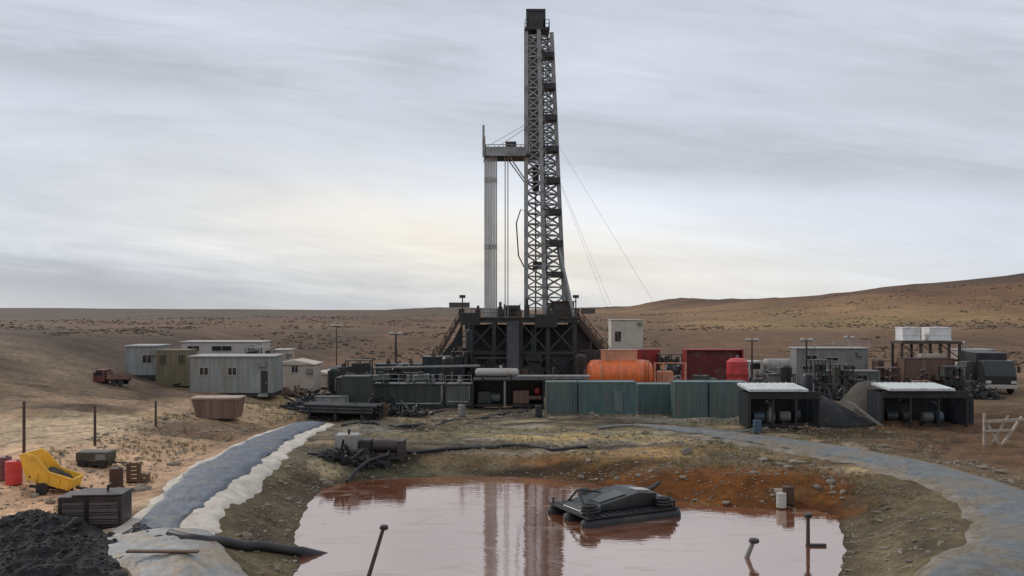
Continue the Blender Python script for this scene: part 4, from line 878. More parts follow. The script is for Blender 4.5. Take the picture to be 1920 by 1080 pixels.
# shelters with pale roofs
def shelter(p, w, h, d, label, x0, x1):
    t = thing('open_shelter', label, 'shelter', p, 0, 'shelters with pale roofs')
    for q in (((x0, d), (x1, d)), ((x0, d - .1), (x0, 0.1)), ((x1, .1), (x1, d - .1))): MB().corr(*q, .02, h - .5, .3).build('wall', navy, t)
    for xx in np.linspace(x0 + .1, x1 - .1, 4): MB().box(xx - .08, xx + .08, .02, .18, 0, h - .5).build('post', steel_dark, t)
    b = MB(); b.add([(-w / 2, -.5, h - .3), (w / 2, -.5, h - .3), (w / 2, d + .3, h - .1), (-w / 2, d + .3, h - .1), (-w / 2, -.5, h - .1), (w / 2, -.5, h - .1), (w / 2, d + .3, h + .1), (-w / 2, d + .3, h + .1)],
                    [(0, 3, 2, 1), (4, 5, 6, 7), (0, 1, 5, 4), (1, 2, 6, 5), (2, 3, 7, 6), (3, 0, 4, 7)])
    for i in range(int(w / .5)): xx = -w / 2 + .25 + i * .5; b.bar((xx, -.5, h - .08), (xx, d + .3, h + .12), .06)
    b.build('roof', roof_pale, t); b = MB(); b.box(x0, x1, -.08, 0.0, h - .95, h - .35); b.build('fascia', black, t)
    return t
p1, w, h = spot(1402, 1512, 803, 727); shelter(p1, w, h, 3.2, 'open shelter with white roof nearer the teal containers', -w / 2 + .1, w / 2 + 1.2); SH1 = (p1, w, h)
p2, w2, h2 = spot(1664, 1786, 803, 727); shelter(p2, w2, h2, 3.2, 'open shelter with white roof nearer the brown bank', -w2 / 2 - .5, w2 / 2 + 1.4)
def pump_unit(p, label, m1, m2, s=1.0):
    q = thing('pump_unit', label, 'pump', p, 0, 'pumps in the shelters'); q.scale = (s, s, s)
    MB().box(-1.1, 1.1, 0, 1.2, 0, .22).build('base', steel_dark, q); MB().lathe([(.2, -.9), (.42, -.88), (.45, -.2), (.42, .0), (.2, .02)], 16, (0, .6, .75), 'x').build('motor', m1, q, smooth=True)
    MB().lathe([(.15, 0), (.5, .05), (.55, .3), (.5, .55), (.15, .6)], 16, (.3, .6, .75), 'x').build('pump_casing', m2, q, smooth=True); MB().path([(.6, .6, .9), (.6, .6, 1.6), (.6, .9, 1.9), (.6, 1.6, 1.95)], .14, 10).build('discharge_pipe', m2, q, smooth=True)
    b = MB(); b.box(-.7, -.3, .35, .85, .222, .4); b.box(.35, .8, .35, .85, .222, .35); b.build('foot', steel_dark, q)
bl = M('blue machine paint', (0.05, 0.085, 0.12), .45, dirt=(.05, .05, .05))
pump_unit(p1 + Vector((-.8, .6, .02)), 'blue pump under the shelter by the teal containers', bl, grey_mid); pump_unit(p1 + Vector((1.6, 1.2, .02)), 'dark grey pump deep in the shelter by the teal containers', grey_mid, navy)
pump_unit(p2 + Vector((-1.4, .8, .02)), 'dark pump under the shelter by the brown bank', navy, steel_dark, 1.1); pump_unit(p2 + Vector((1.6, .6, .02)), 'green grey pump at the open side of the shelter by the brown bank', green_grey, bl)
p, w, h = spot(1796, 1826, 796, 742); container(p, w, h, 2.2, 'narrow dark navy container right of the second shelter', navy)
# heap under a black sheet, with a light ladder beam down its side
def heap(name, px0, px1, yb, yt, prof, d, mat, label, cat, seed, amp=.25):
    p, w, h = spot(px0, px1, yb, yt); nu, nv = 60, 24; vs = []; fs = []
    for i in range(nu):
        t_ = i / (nu - 1); H = float(np.interp(t_, [q[0] for q in prof], [q[1] for q in prof])) * h
        for j in range(nv):
            s_ = j / (nv - 1); e = math.sin(math.pi * min(1, max(0, s_))) ** .6 if 0 < s_ < 1 else 0
            xx = (t_ - .5) * w; yy = s_ * d
            k_ = float(np.abs(vnoise(np.array([xx / .9 + seed]), np.array([yy / .6 + seed]))[0]) + .6 * vnoise(np.array([xx / .35 + seed]), np.array([yy / .3]))[0]) * amp
            X, Y = p.x + xx, p.y + yy
            vs.append((xx, yy, hz(X, Y) - p.z - .03 + (H * e + k_ * (1 if e > 0 else 0)) * (0 if i in (0, nu - 1) else 1)))
    for i in range(nu - 1):
        for j in range(nv - 1): fs.append((i * nv + j, (i + 1) * nv + j, (i + 1) * nv + j + 1, i * nv + j + 1))
    fs.append(tuple(i * nv for i in range(nu))[::-1]); o = MB().add(vs, fs).build(name, mat, smooth=True, loc=p); return tag(o, label, cat), p
black_sheet = M('black plastic sheet', (0.013, 0.013, 0.014), .62, var=.4, dirt=(.075, .062, .048), dirt_amt=.3, scale=2.5, bump=.6)
spoil_m = M('grey spoil', (0.10, 0.085, 0.065), .9, dirt=(.1, .085, .06), scale=2.5, bump=.6)
heap('covered_heap', 1512, 1656, 803, 742, [(0, .9), (.18, 1), (.5, .62), (.85, .12), (1, 0)], 3.4, black_sheet, 'heap under a black sheet sloping down between the two shelters', 'heap', 3)
heap('spoil_heap', 1590, 1692, 778, 716, [(0, 0), (.2, .6), (.4, .95), (.7, 1), (1, .5)], 5, spoil_m, 'grey brown spoil heap between the two white roofs', 'heap', 9)
a = at(1650, 800); q = thing('ladder', 'pale ladder leaning on the black covered heap', 'ladder', a); b = MB()
e = ray(1588, 752, a.y + 1.5) - a
for o_ in (Vector((0, 0, 0)), Vector((.1, -.55, 0))): b.bar(Vector((0, 0, 0)) + o_, e + o_, .09)
for i in range(9): c = e * ((i + .5) / 9); b.bar(c, c + Vector((.1, -.55, 0)), .06)
b.build('frame', grey_light, q)
# pale timber barrier at the right edge
p, w, h = spot(1840, 1908, 834, 772); q = thing('timber_barrier', 'pale timber barrier with crossed legs by the right liner', 'barrier', p)
for a_, c_ in (((-w * .42, 0, 0), (-w * .42, 0, h * .95)), ((0, -.1, -.05), (-w * .38, 0, h * .72)), ((0.05, -.15, -.05), (w * .62, 0, h * .85)), ((-w * .1, .5, 0), (w * .25, 0, h * .9))): MB().bar(a_, c_, .16).build('post', wood_pale, q)
MB().bar((-w * .48, -.14, h * .70), (w * .75, -.14, h * .78), .16, .2).bar((-w * .48, -.14, h * .42), (w * .3, -.14, h * .45), .12, .16).build('rail', wood_pale, q)
#@@LEFTCAMP
# ------------------------------------------------------------------ camp on the left
p, w, h = spot(236, 293, 708, 648); cabin(p, w, h, 4, 'blue grey cabin at the left end of the camp', blue_grey, grey_light, 'camp cabins', windows=((.55, .85, .45, .7),))
p, w, h = spot(292, 352, 724, 656); t = container(p, w, h, 3, 'khaki container between the blue grey cabins', khaki, trim=khaki)
for f in (.15, .72): window(t, -w / 2 + f * w, -w / 2 + (f + .16) * w, -.01, h * .62, h * .85, khaki)
p, w, h = spot(356, 512, 742, 668); cabin(p, w, h, 4, 'largest blue grey cabin with a dark door at its right end', blue_grey, grey_light, 'camp cabins', windows=((.12, .22, .52, .70), (.46, .56, .52, .70)), door=(.855, .935, 2.6))
p, w, h = spotY(340, 492, 640, 124); cabin(p, w, h, 4, 'pale roofed cabin rising behind the largest blue grey cabin', white_dusty, white_dusty, 'camp cabins', windows=((.08, .22, .72, .86), (.38, .62, .72, .86)))
p, w, h = spot(514, 588, 738, 674); t = cabin(p, w, h, 4, 'tan fabric tent house between cabin and dark plant', tan_wall, tan_wall, 'tan tents', pitched=.5, name='tent', cat='tent', windows=((.45, .6, .62, .8),))
p, w, h = spot(578, 622, 730, 696); cabin(p, w, h, 4, 'low tan tent against the dark plant', tan_wall, tan_wall, 'tan tents', pitched=.3, name='tent', cat='tent')
p, w, h = spotY(512, 542, 655, 122); cabin(p, w, h, 3, 'small tan hut showing behind the tan tent', tan_wall, white_dusty)
p, w, h = spot(188, 236, 722, 684); truck(p, 0, 'dark red lorry at the left end of the camp', M('dull red paint', (.13, .035, .03), .6, dirt=(.12, .09, .07), dirt_amt=.5), load='bed', loadm=brown_paint, length=6.0, s=.55 * 1.1)
p, w, h = spot(358, 447, 788, 746); q = thing('skip', 'reddish brown skip below the camp cabins', 'skip', p)
MB().prism([(-w / 2 + .5, .1), (w / 2 - .3, .1), (w / 2, h - .15), (-w / 2, h - .15)], 0, 2).build('body', brown_paint, q, bevel=.03)
MB().box(-w / 2 - .08, w / 2 + .08, -.08, 2.08, h - .148, h).build('rim', M('dusty pink steel', (.40, .29, .23), .6), q); b = MB()
for i in range(4): xx = -w / 2 + .7 + i * (w - 1.2) / 3; MB().box(xx - .06, xx + .06, -.06, -.001, .15, h - .2).build('rib', brown_paint, q)
# far buildings
p, w, h = spotY(1146, 1206, 599, 175); cabin(p, w, h, 5, 'beige block house on the slope behind the rig', beige, beige, windows=((.12, .3, .45, .7),), name='block_house', cat='house')
for x0, x1, hh, Y, lab in ((842, 880, 4.6, 870, 'distant dark shed on the skyline left of the rig'), (1090, 1116, 4.6, 800, 'distant dark shed on the skyline right of the rig')):
    p, w, h = spotY(x0, x1, 560, Y); cabin(p, w, hh, 8, lab, M('dark shed', (.085, .075, .068), .8), grey_mid, 'sheds on the skyline', name='shed', cat='shed')
# ------------------------------------------------------------------ left foreground
posts = [(45, 868, 752), (178, 836, 760), (292, 800, 752)]
pp = []
for i, (px, yb, yt) in enumerate(posts):
    p, w, h = spot(px - 3, px + 3, yb, yt); pp.append((p, h))
q = thing('wire_fence', 'wire fence with tall dark posts on the left bank', 'fence', pp[0][0]); base = pp[0][0]
dirv = (pp[1][0] - pp[0][0]); ext = [(pp[0][0] - dirv * .9, pp[0][1])] + pp
ext[0][0].z = hz(ext[0][0].x, ext[0][0].y)
for p, h in ext: MB().tube(p - base - Vector((0, 0, .2)), p - base + Vector((0, 0, h)), .10, .085, 8).build('post', steel_brown, q)
for k_ in range(5):
    b = MB()
    for (p, h), (p2_, h2_) in zip(ext, ext[1:]): b.tube(p - base + Vector((0, -.09, h * (.2 + .18 * k_))), p2_ - base + Vector((0, -.09, h2_ * (.2 + .18 * k_))), .014, n=5)
    b.build('wire', grey_mid, q)
# dark louvred generator set
p, w, h = spot(110, 226, 1000, 928); q = thing('generator_set', 'dark brown louvred generator set on the sand above the black heap', 'generator', p, R(6))
MB().box(-w / 2, w / 2, 0, 1.5, .2, h - .1).build('housing', dkbrown_paint, q, bevel=.06); MB().box(-w / 2 + .05, w / 2 - .05, .05, 1.45, 0, .198).build('skid', black, q)
MB().box(-w * .28, w / 2 + .04, -.05, 1.55, h - .098, h).build('roof', dkbrown_paint, q, bevel=.03)
pink = M('dusty louvre', (.13, .10, .10), .6)
for x0, x1 in ((-w * .42, -w * .08), (-.0, w * .44)):
    b = MB()
    for k_ in range(9): b.box(x0, x1, -.06, -.002, .42 + k_ * (h - .8) / 9, .42 + k_ * (h - .8) / 9 + .06 + (.05 if k_ in (2, 5, 8) else 0))
    b.build('louvre', pink, q)
MB().box(-w * .07, -w * .03, -.03, -.002, .3, h - .2).build('door_seam', black, q); MB().path([(w * .2, .75, h), (w * .2, .75, h + .25), (w * .26, .75, h + .34)], .07, 8).build('exhaust', steel_brown, q, smooth=True)
# crumpled black sheet
def sheet(px_poly, label, seed, amp, mat, lift=.05):
    P = np.array([tuple(at(a, b).xy) for a, b in px_poly]); x0, y0 = P.min(0) - .3; x1, y1 = P.max(0) + .3
    XX, YY = np.meshgrid(np.arange(x0, x1, .075), np.arange(y0, y1, .075)); dd = segdist(XX, YY, P, True) + .5 * vnoise(XX / .6 + seed, YY / .6)
    k_ = .9 + 1.3 * fbm(XX / 2.4 + seed, YY / 2.0, 5) + .35 * np.abs(vnoise(XX / .35 + seed, YY / .35)) + .22 * np.abs(vnoise(XX / .16 + seed, YY / .16))
    ZZ = terrain(XX, YY) + lift + amp * k_ * ss(0, -1.6, dd) - .12 * ss(-.35, .1, dd)
    m_, n_ = XX.shape; vs = np.stack([XX, YY, ZZ], 2).reshape(-1, 3).tolist(); fs = []
    for i in range(m_ - 1):
        for j in range(n_ - 1):
            if dd[i, j] < 0: fs.append((i * n_ + j, i * n_ + j + 1, (i + 1) * n_ + j + 1, (i + 1) * n_ + j))
    us = sorted({i for f in fs for i in f}); mp_ = {u_: i for i, u_ in enumerate(us)}
    o = MB().add([vs[i] for i in us], [tuple(mp_[i] for i in f) for f in fs])
    rs_ = random.Random(seed)
    for _ in range(int(len(us) / 26)):
        c_ = vs[rs_.choice(us)]; r_ = min(.22, .03 * (1 + rs_.paretovariate(2) * .7))
        o.add([(c_[0] + vx * r_ * rs_.uniform(.7, 1.5), c_[1] + vy * r_ * rs_.uniform(.7, 1.4), c_[2] + .4 * r_ + vz * r_ * rs_.uniform(.5, 1)) for vx, vy, vz in ico], icf)
    o = o.build('spoil_heap', mat)
    return tag(o, label, 'spoil heap', 'black spoil heaps')
sheet([(-60, 1012), (60, 985), (150, 990), (225, 1005), (240, 1060), (245, 1100), (120, 1120), (-60, 1120)], 'large black spoil heap in the near left corner below the generator set', 4, .62, M('black spoil', (.016, .016, .016), .95, var=.6, dirt=(.05, .043, .035), dirt_amt=.4, scale=3, bump=.8))
sheet([(222, 1000), (262, 988), (325, 1000), (322, 1018), (280, 1028), (228, 1022)], 'small blue black spoil heap between generator set and liner', 8, .4, M('blue black spoil', (.022, .025, .035), .9, var=.5, dirt_amt=.2, scale=3, bump=.8))
pts = [(318, 1012), (372, 1022), (440, 1030), (520, 1037), (590, 1048), (640, 1062)]
P_ = smooth_path(np.array([tuple(at(a_, b_)) for a_, b_ in pts]), 16); P_[:, 2] = terrain(P_[:, 0], P_[:, 1]) + .2; P_[-22:, 2] = np.minimum(P_[-22:, 2], np.linspace(P_[-22, 2], WZ - .3, 22)); b = MB(); b.path([Vector(q) for q in P_], .24, 14); tag(b.build('drain_pipe', black, smooth=True), 'thick black pipe lying across the near bank into the pit', 'pipe')
a_ = at(238, 1062); c_ = at(372, 1058); b = MB(); b.bar(a_ + Vector((0, 0, .55)), c_ + Vector((0, 0, .5)), .28, .08); tag(b.build('plank', wood_brown), 'long brown plank lying on the pale near liner', 'plank')
# yellow hose, red drum, grey compressor
p, w, h = spot(46, 134, 928, 850); q = thing('dump_trailer', 'yellow dump trailer with its body tipped, carrying dark spoil', 'trailer', p, R(4)); hw = w / 2; dz = 1.5
prof_s = [(-hw, h), (-hw * .66, h * .32), (hw * .84, h * .09), (hw, h * .36), (hw * .05, h * .54), (-hw * .56, h * .95)]
b = MB(); b.prism(prof_s, 0, .08); b.prism(prof_s, dz, dz + .08)
fl_ = [(-hw * .97, h), (-hw * .64, h * .34), (hw * .83, h * .11), (hw * .98, h * .36)]
for (xa, za), (xb, zb_) in zip(fl_, fl_[1:]): b.bar((xa, .79, za), (xb, .79, zb_), dz - .16, .09)
for f in (.1, .4, .7, .95): x_ = -hw * .66 + hw * 1.5 * f; z_ = h * (.32 - .23 * f); b.bar((x_, -.04, z_), (x_ + .12, -.04, z_ + h * .24), .09)
b.bar((hw, -.03, h * .36), (hw * .05, -.03, h * .54), .1); b.bar((hw * .05, -.03, h * .54), (-hw * .56, -.03, h * .95), .1)
b.build('tipper_body', yellow, q, bevel=.02)
b = MB(); b.bar((-hw * .9, .4, .42), (hw * .9, .4, .22), .14); b.bar((-hw * .9, 1.2, .42), (hw * .9, 1.2, .22), .14); b.bar((hw * .9, .8, .22), (hw * 1.4, .8, .15), .12); b.bar((-.2, .8, .4), (-.6, .8, h * .36), .12); b.build('chassis', steel_dark, q)
for yy in (-.12, 1.7): wheel(q, -.25, yy, .34, .22)
nu, nv = 22, 12; vs = []; rs_ = random.Random(2)
for i in range(nu):
    for j in range(nv):
        t_, u_ = i / (nu - 1), j / (nv - 1); xx = -hw * .85 + t_ * hw * 1.65; yy = .1 + u_ * (dz - .12); base_ = np.interp(xx, [q_[0] for q_ in fl_[1:]], [q_[1] for q_ in fl_[1:]])
        vs.append((xx, yy, base_ + (.16 + .42 * h * .6 * math.sin(math.pi * min(1, t_ * 1.05)) ** .7 * (.7 + .3 * math.sin(math.pi * u_))) + rs_.uniform(-.05, .07)))
ld = MB().add(vs, [(i * nv + j, (i + 1) * nv + j, (i + 1) * nv + j + 1, i * nv + j + 1) for i in range(nu - 1) for j in range(nv - 1)]).build('load', M('dark spoil', (.06, .05, .04), .95, scale=3, bump=.5), q)
sm = ld.modifiers.new('thickness', 'SOLIDIFY'); sm.thickness = .1; sm.offset = -1
p, w, h = spot(84, 150, 892, 860); q = thing('compressor', 'small dark compressor behind the yellow trailer', 'compressor', p + Vector((.6, 2.4, 0)))
MB().box(-w / 2, w / 2, 0, 1.1, .35, h).build('housing', M('olive housing', (.055, .05, .035), .5), q, bevel=.1); MB().box(-w / 2 + .1, w / 2 - .1, .05, 1.05, .15, .348).build('chassis', steel_dark, q)
for xx in (-w * .3, w * .3): wheel(q, xx, -.05, .26, .16)
MB().box(w * .1, w * .4, -.02, -.002, h * .5, h * .85).build('panel', grey_mid, q); MB().bar((w / 2, .5, .3), (w / 2 + .9, .5, .25), .07).build('tow_bar', steel_dark, q)
def drum(p, label, mat, s=1.0, cat='drum', lying=False, name='oil_drum', group=None):
    q = thing(name, label, cat, p, 0, group); q.scale = (s, s, s)
    MB().lathe([(.27, 0), (.29, .02), (.29, .28), (.31, .3), (.29, .32), (.29, .57), (.31, .59), (.29, .61), (.29, .86), (.27, .88)], 22).build('shell', mat, q, smooth=True)
    MB().lathe([(.05, .88), (.06, .9), (.0601, .91), (.02, .91)], 12, (.15, 0, 0)).build('bung', steel_dark, q); return q
drum(at(26, 908), 'bright red drum beside the yellow trailer', red_paint, 1.5, group='drums on the sand'); drum(at(6, 902), 'dull purple red drum at the very left', M('purple red paint', (.20, .05, .075), .5), 1.5, group='drums on the sand')
drum(at(218, 915), 'rusty brown drum left of the broken crate', M('rusty brown', (.07, .035, .02), .7, dirt=RUST), 1.3, group='drums on the sand')
p, w, h = spot(238, 276, 907, 870); q = thing('timber_crate', 'broken brown timber crate beside the rusty drum', 'crate', p, R(12)); b = MB()
for k_ in range(5): b.box(-w * .5, w * .05 if k_ > 1 else w * .5, -.03, .0, .1 + k_ * h / 5, .1 + k_ * h / 5 + h / 5 - .05)
b.build('front_slat', wood_brown, q); b = MB(); b.box(-w * .5, -w * .42, .002, .8, 0, h); b.box(-.02, w * .08, .002, .8, 0, h); b.box(w * .42, w * .5, .002, .8, 0, h * .42); b.box(-w * .42, w * .42, .1, .8, .05, .1); b.build('corner_board', wood_brown, q)
# ------------------------------------------------------------------ in and around the pit
def wat(px, py): Y = (CZ - WZ) * F / (py - HY); return Vector(((px - 960) / F * Y, Y, WZ))
# pump raft
p = wat(1150, 964); q = thing('pump_raft', 'low black pump raft floating askew against the orange bank', 'raft', p, R(27)); Lr, Wr = 6.6, 4.4
for i in range(3): yy = -Wr / 2 + .35 + i * (Wr - .7) / 2; MB().lathe([(.05, -Lr / 2), (.3, -Lr / 2 + .12), (.4, -Lr / 2 + .5), (.4, Lr / 2 - .5), (.3, Lr / 2 - .12), (.05, Lr / 2)], 16, (0, yy, .08), 'x').build('pontoon', black, q, smooth=True)
b = MB(); b.box(-Lr / 2 + .25, Lr / 2 - .25, -Wr / 2, Wr / 2, .45, .52)
for i in range(14): b.box(-Lr / 2 + .25 + i * .435, -Lr / 2 + .56 + i * .435, -Wr / 2 - .02, Wr / 2 + .02, .522, .56)
b.build('deck', black, q)
sl = M('slate housing', (.022, .026, .028), .35, dirt=(.06, .06, .055), dirt_amt=.3)
MB().prism([(-2.7, .562), (2.3, .562), (2.1, 1.30), (.9, 1.42), (-2.2, .86)], -1.3, 1.2).build('engine_housing', sl, q, bevel=.06)
MB().prism([(-1.6, .99), (.2, 1.32), (.2, 1.36), (-1.6, 1.03)], -1.0, .1).build('hatch', M('grey hood highlight', (.075, .085, .085), .35, dirt=(.15, .14, .12)), q)  # lighter grey panel: a muted highlight on the dark housing, set as colour
MB().prism([(1.0, 1.43), (1.95, 1.335), (1.95, 1.39), (1.0, 1.485)], -.9, -.1).build('hatch', white_dusty, q)  # small pale panel painted in as a highlight on the black raft
for cx_, cy_, r_ in ((-2.5, -1.5, .55), (2.3, -1.75, .5), (-.4, 1.75, .4)):
    MB().path([(cx_ + math.cos(t_ * .45) * r_, cy_ + math.sin(t_ * .45) * r_ * .75, .62 + t_ * .012) for t_ in range(40)], .08, 8).build('coiled_hose', black, q, smooth=True)
MB().bar((-2.4, -.9, .6), (-2.0, .6, 1.5), .1).bar((-2.4, 1.3, .6), (-2.0, .6, 1.5), .1).bar((-2.0, .6, 1.5), (-.6, .4, 1.25), .09).build('hoist_arm', steel_dark, q)
MB().box(2.35, 3.0, -1.7, .2, .562, .95).build('fuel_tank', black_paint, q, bevel=.08); MB().lathe([(.15, 0), (.36, .04), (.38, .5), (.15, .55)], 16, (-1.2, 1.7, .95), 'x').build('pump_casing', steel_dark, q, smooth=True)
MB().path([(2.4, 1.6, .75), (3.0, 1.8, .85), (3.7, 2.1, .7), (4.5, 2.5, .62), (5.4, 3.0, .8)], .14, 10).build('discharge_hose', black, q, smooth=True)
MB().path([(-1.0, 1.7, .95), (.4, 1.75, 1.05), (1.6, 1.65, .9), (2.4, 1.6, .75)], .12, 10).build('pipe', steel_dark, q, smooth=True)
for xx in (-2.9, 2.9):
    for yy in (-1.9, 1.9): MB().lathe([(.06, .52), (.06, .8), (.11, .82), (.11, .88)], 10, (xx, yy, 0)).build('bollard', steel_dark, q)
# poles standing in the water
def pole(a, e, r, label, mat, foot=None):
    q = thing('marker_pole', label, 'pole', a, 0, 'poles in the pit'); v = e - a
    MB().tube(-v * .25, v, r, r * .8, 8).build('shaft', mat, q, smooth=True)
    MB().lathe([(r * 1.5, 0), (r * 1.9, .04), (r * 1.9, .16), (r * 1.5, .2)], 10, v - Vector((0, 0, .15))).build('cap', steel_dark, q)
    if foot: MB().box(-.1, foot, -.1, .1, -.05, .12).build('float', black, q, bevel=.03)
a = wat(1515, 1024); pole(a, Vector((a.x, a.y, a.z + (1024 - 965) / F * a.y)), .11, 'upright dark pole with a float near the orange bank', steel_brown, .9)
a = wat(1400, 1046); pole(a, Vector((a.x + .35, a.y, a.z + (1046 - 1012) / F * a.y)), .13, 'short dark pole leaning in the right part of the pit', grey_mid)
a = wat(690, 1085); pole(a, Vector((a.x + (718 - 690) / F * a.y, a.y + .3, a.z + (1085 - 990) / F * a.y)), .10, 'leaning brown pole in the left part of the pit', steel_brown)
a = wat(1470, 955) ; a = at(1462, 950); 
drum(at(1465, 952), 'pale drum on the orange sludge', white_dusty, 1.0); drum(at(1478, 948), 'dark rusty drum on the orange sludge', MATS['rusty brown'], 1.2)
# dark skid pump on the far bank
p, w, h = spot(612, 758, 863, 816); q = thing('pump_skid', 'dark skid pump with grey housings on the far left bank', 'pump skid', p, R(-4))
b = MB(); b.box(-w / 2, w / 2, 0, .3, 0, .25); b.box(-w / 2, w / 2, 1.6, 1.9, 0, .25); 
for xx in (-w / 2, 0, w / 2 - .25): b.box(xx, xx + .25, .302, 1.598, .02, .23)
b.build('base', steel_dark, q); MB().box(-w * .42, -w * .12, .3, 1.6, .252, h * .92).build('engine_housing', grey_light, q, bevel=.08); MB().box(-w * .10, w * .05, .4, 1.5, .252, h * .72).build('pump_head', steel_dark, q, bevel=.1)
MB().lathe([(.2, -.9), (.48, -.86), (.5, .86), (.2, .9)], 18, (w * .24, .95, .8), 'x').build('motor', dkbrown_paint, q, smooth=True); MB().box(w * .40, w * .48, .3, 1.5, .252, h * .7).build('panel', dkbrown_paint, q, bevel=.03)
MB().path([(w * .3, .3, .5), (w * .3, -.3, .35), (w * .1, -1.2, .1), (0, -2.4, -.3), (-.4, -3.6, -.9)], .13, 10).build('suction_hose', black, q, smooth=True)
MB().tube((-w * .25, .8, h * .92), (-w * .25, .8, h * 1.12), .09).build('exhaust', steel_dark, q)
# clutter round the dark plant
p, w, h = spotY(872, 888, 604, 116); q = thing('degasser', 'dark upright degasser column at the left foot of the rig', 'vessel', p); MB().lathe([(.25, .3), (.5, .5), (.55, 1), (.55, h - 1.4), (.5, h - 1.1), (.2, h - .9), (.14, h - .85), (.14, h)], 18).build('shell', steel_dark, q, smooth=True)
b = MB()
for a_ in range(3): b.bar((.6 * math.cos(a_ * 2.09), .6 * math.sin(a_ * 2.09), 0), (.4 * math.cos(a_ * 2.09), .4 * math.sin(a_ * 2.09), 1.0), .12)
b.ladder(0, -.62, 0, h - 1.2, .4); b.build('stand', steel_dark, q)
p, w, h = spotY(700, 868, 690, 106); q = thing('overhead_pipe', 'dark overhead pipe on posts running to the rig', 'pipe', p); MB().tube((-w / 2, 0, h), (w / 2 + 2, 0, h + .25), .16).build('pipe', grey_mid, q, smooth=True)
for f in (-.5, -.17, .17, .5): MB().bar((w * f, 0, 0), (w * f, 0, h - .1), .16).build('post', steel_dark, q)
for x0, lab in ((712, 'shale shaker on the left end of the dark mud tank'), (788, 'shale shaker on the right end of the dark mud tank')):
    tkp = at(762, 769); Yk = tkp.y + 1.0; zk = tkp.z + (769 - 702) / F * tkp.y * .72; q = thing('shale_shaker', lab, 'shaker', ((x0 - 960) / F * Yk, Yk, zk), 0, 'shale shakers'); MB().prism([(-.9, .25), (.9, .5), (.9, 1.0), (-.9, .8)], 0, 1.2).build('basket', green_grey, q); b = MB(); b.box(-.85, -.65, .1, 1.1, 0, .3); b.box(.65, .85, .1, 1.1, 0, .5); b.build('foot', steel_dark, q); MB().lathe([(.1, 0), (.2, .02), (.2, .6), (.1, .62)], 12, (-.3, .6, 1.05), 'x').build('motor', steel_dark, q, smooth=True)
p, w, h = spot(700, 730, 785, 758); q = thing('cable_reel', 'brown cable reel standing before the dark mud tank', 'cable reel', p); rr = h / 2
for yy in (0, .8): MB().lathe([(.08, 0), (rr, 0), (rr, .07), (.08, .07)], 22, (0, yy, rr), 'y').build('flange', wood_brown, q)
MB().lathe([(rr * .6, .08), (rr * .68, .3), (rr * .68, .6), (rr * .6, .79)], 22, (0, 0, rr), 'y').build('cable', black, q, smooth=True)
for i, (pts, lab) in enumerate((([(640, 800), (700, 796), (770, 800), (850, 790), (930, 780), (990, 772)], 'long black hose snaking before the dark plant'), ([(760, 852), (820, 846), (900, 842), (980, 838), (1040, 846), (1100, 840)], 'black hose lying across the spoil behind the pit'), ([(1120, 806), (1210, 800), (1290, 806), (1380, 812), (1440, 806)], 'grey hose before the teal container row'))):
    P_ = smooth_path(np.array([tuple(at(a_, b_) + Vector((0, 0, .09))) for a_, b_ in pts]), 16); P_[:, 2] = terrain(P_[:, 0], P_[:, 1]) + .09; b = MB(); b.path([Vector(q) for q in P_], .13, 8); tag(b.build('hose', (black, black, grey_mid)[i], smooth=True), lab, 'hose')
for px, py, lab, m_ in ((1010, 782, 'dark drum at the right corner of the pump house', steel_dark), (866, 780, 'grey drum before the short mud tank', grey_mid), (1420, 812, 'blue drum at the foot of the white roofed shelter', bl)): drum(at(px, py), lab, m_, 1.2, group='drums round the plant')
# more of the yard: tanks, skids and racks behind the shelters and round the dark plant
def skid(p, w, h, label, m1, m2):
    q = thing('engine_skid', label, 'engine skid', p); MB().box(-w / 2, w / 2, 0, 1.8, 0, .25).build('base', steel_dark, q)
    MB().box(-w * .45, w * .1, .15, 1.6, .252, h * .72).build('housing', m1, q, bevel=.06); MB().prism([(w * .12, .252), (w * .46, .252), (w * .46, h * .45), (w * .36, h * .62), (w * .12, h * .62)], .3, 1.5).build('radiator', m2, q, bevel=.04)
    MB().path([(-w * .2, .9, h * .7), (-w * .2, .9, h * .92), (-w * .14, .9, h)], .11, 10).build('exhaust', steel_brown, q, smooth=True); MB().path([(w * .48, .5, .5), (w * .56, .3, .5), (w * .58, -.2, .25), (w * .3, -.8, .12)], .1, 8).build('hose', black, q, smooth=True)
def vtank(p, w, h, label, m_):
    q = thing('upright_tank', label, 'tank', p); MB().lathe([(w * .42, 0), (w * .46, .1), (w * .5, .3), (w * .5, h - .35), (w * .36, h - .1), (w * .1, h)], 24, (0, w / 2, 0)).build('shell', m_, q, smooth=True)
    b = MB(); b.ladder(0, -.08, 0, h - .2, .45); b.build('ladder', steel_dark, q); MB().path([(w * .3, .02, .4), (w * .3, -.25, .4), (w * .3, -.25, h * .6)], .09, 8).build('pipe', steel_grey, q, smooth=True)
def rack(p, w, h, label, m_):
    q = thing('equipment_rack', label, 'rack', p); b = MB()
    for xx in (-w / 2, 0, w / 2):
        for yy in (0, 1.6): b.bar((xx, yy, 0), (xx, yy, h), .13)
    for zz in (h * .33, h * .66, h): b.box(-w / 2 - .07, w / 2 + .07, -.08, 1.68, zz - .05, zz + .05)
    b.build('frame', m_, q); b = MB()
    for zz in (0.05, h * .33 + .05, h * .66 + .05):
        xx = -w / 2 + .1
        while xx < w / 2 - .4: ww = random.uniform(.3, .7); b.box(xx, xx + ww, .2, 1.4, zz + .002, zz + random.uniform(.12, .26) * h); xx += ww + random.uniform(.05, .3)
    c_ = b.build('stored_part', random.choice((steel_dark, steel_brown, green_dark)), q); c_['kind'] = 'stuff'
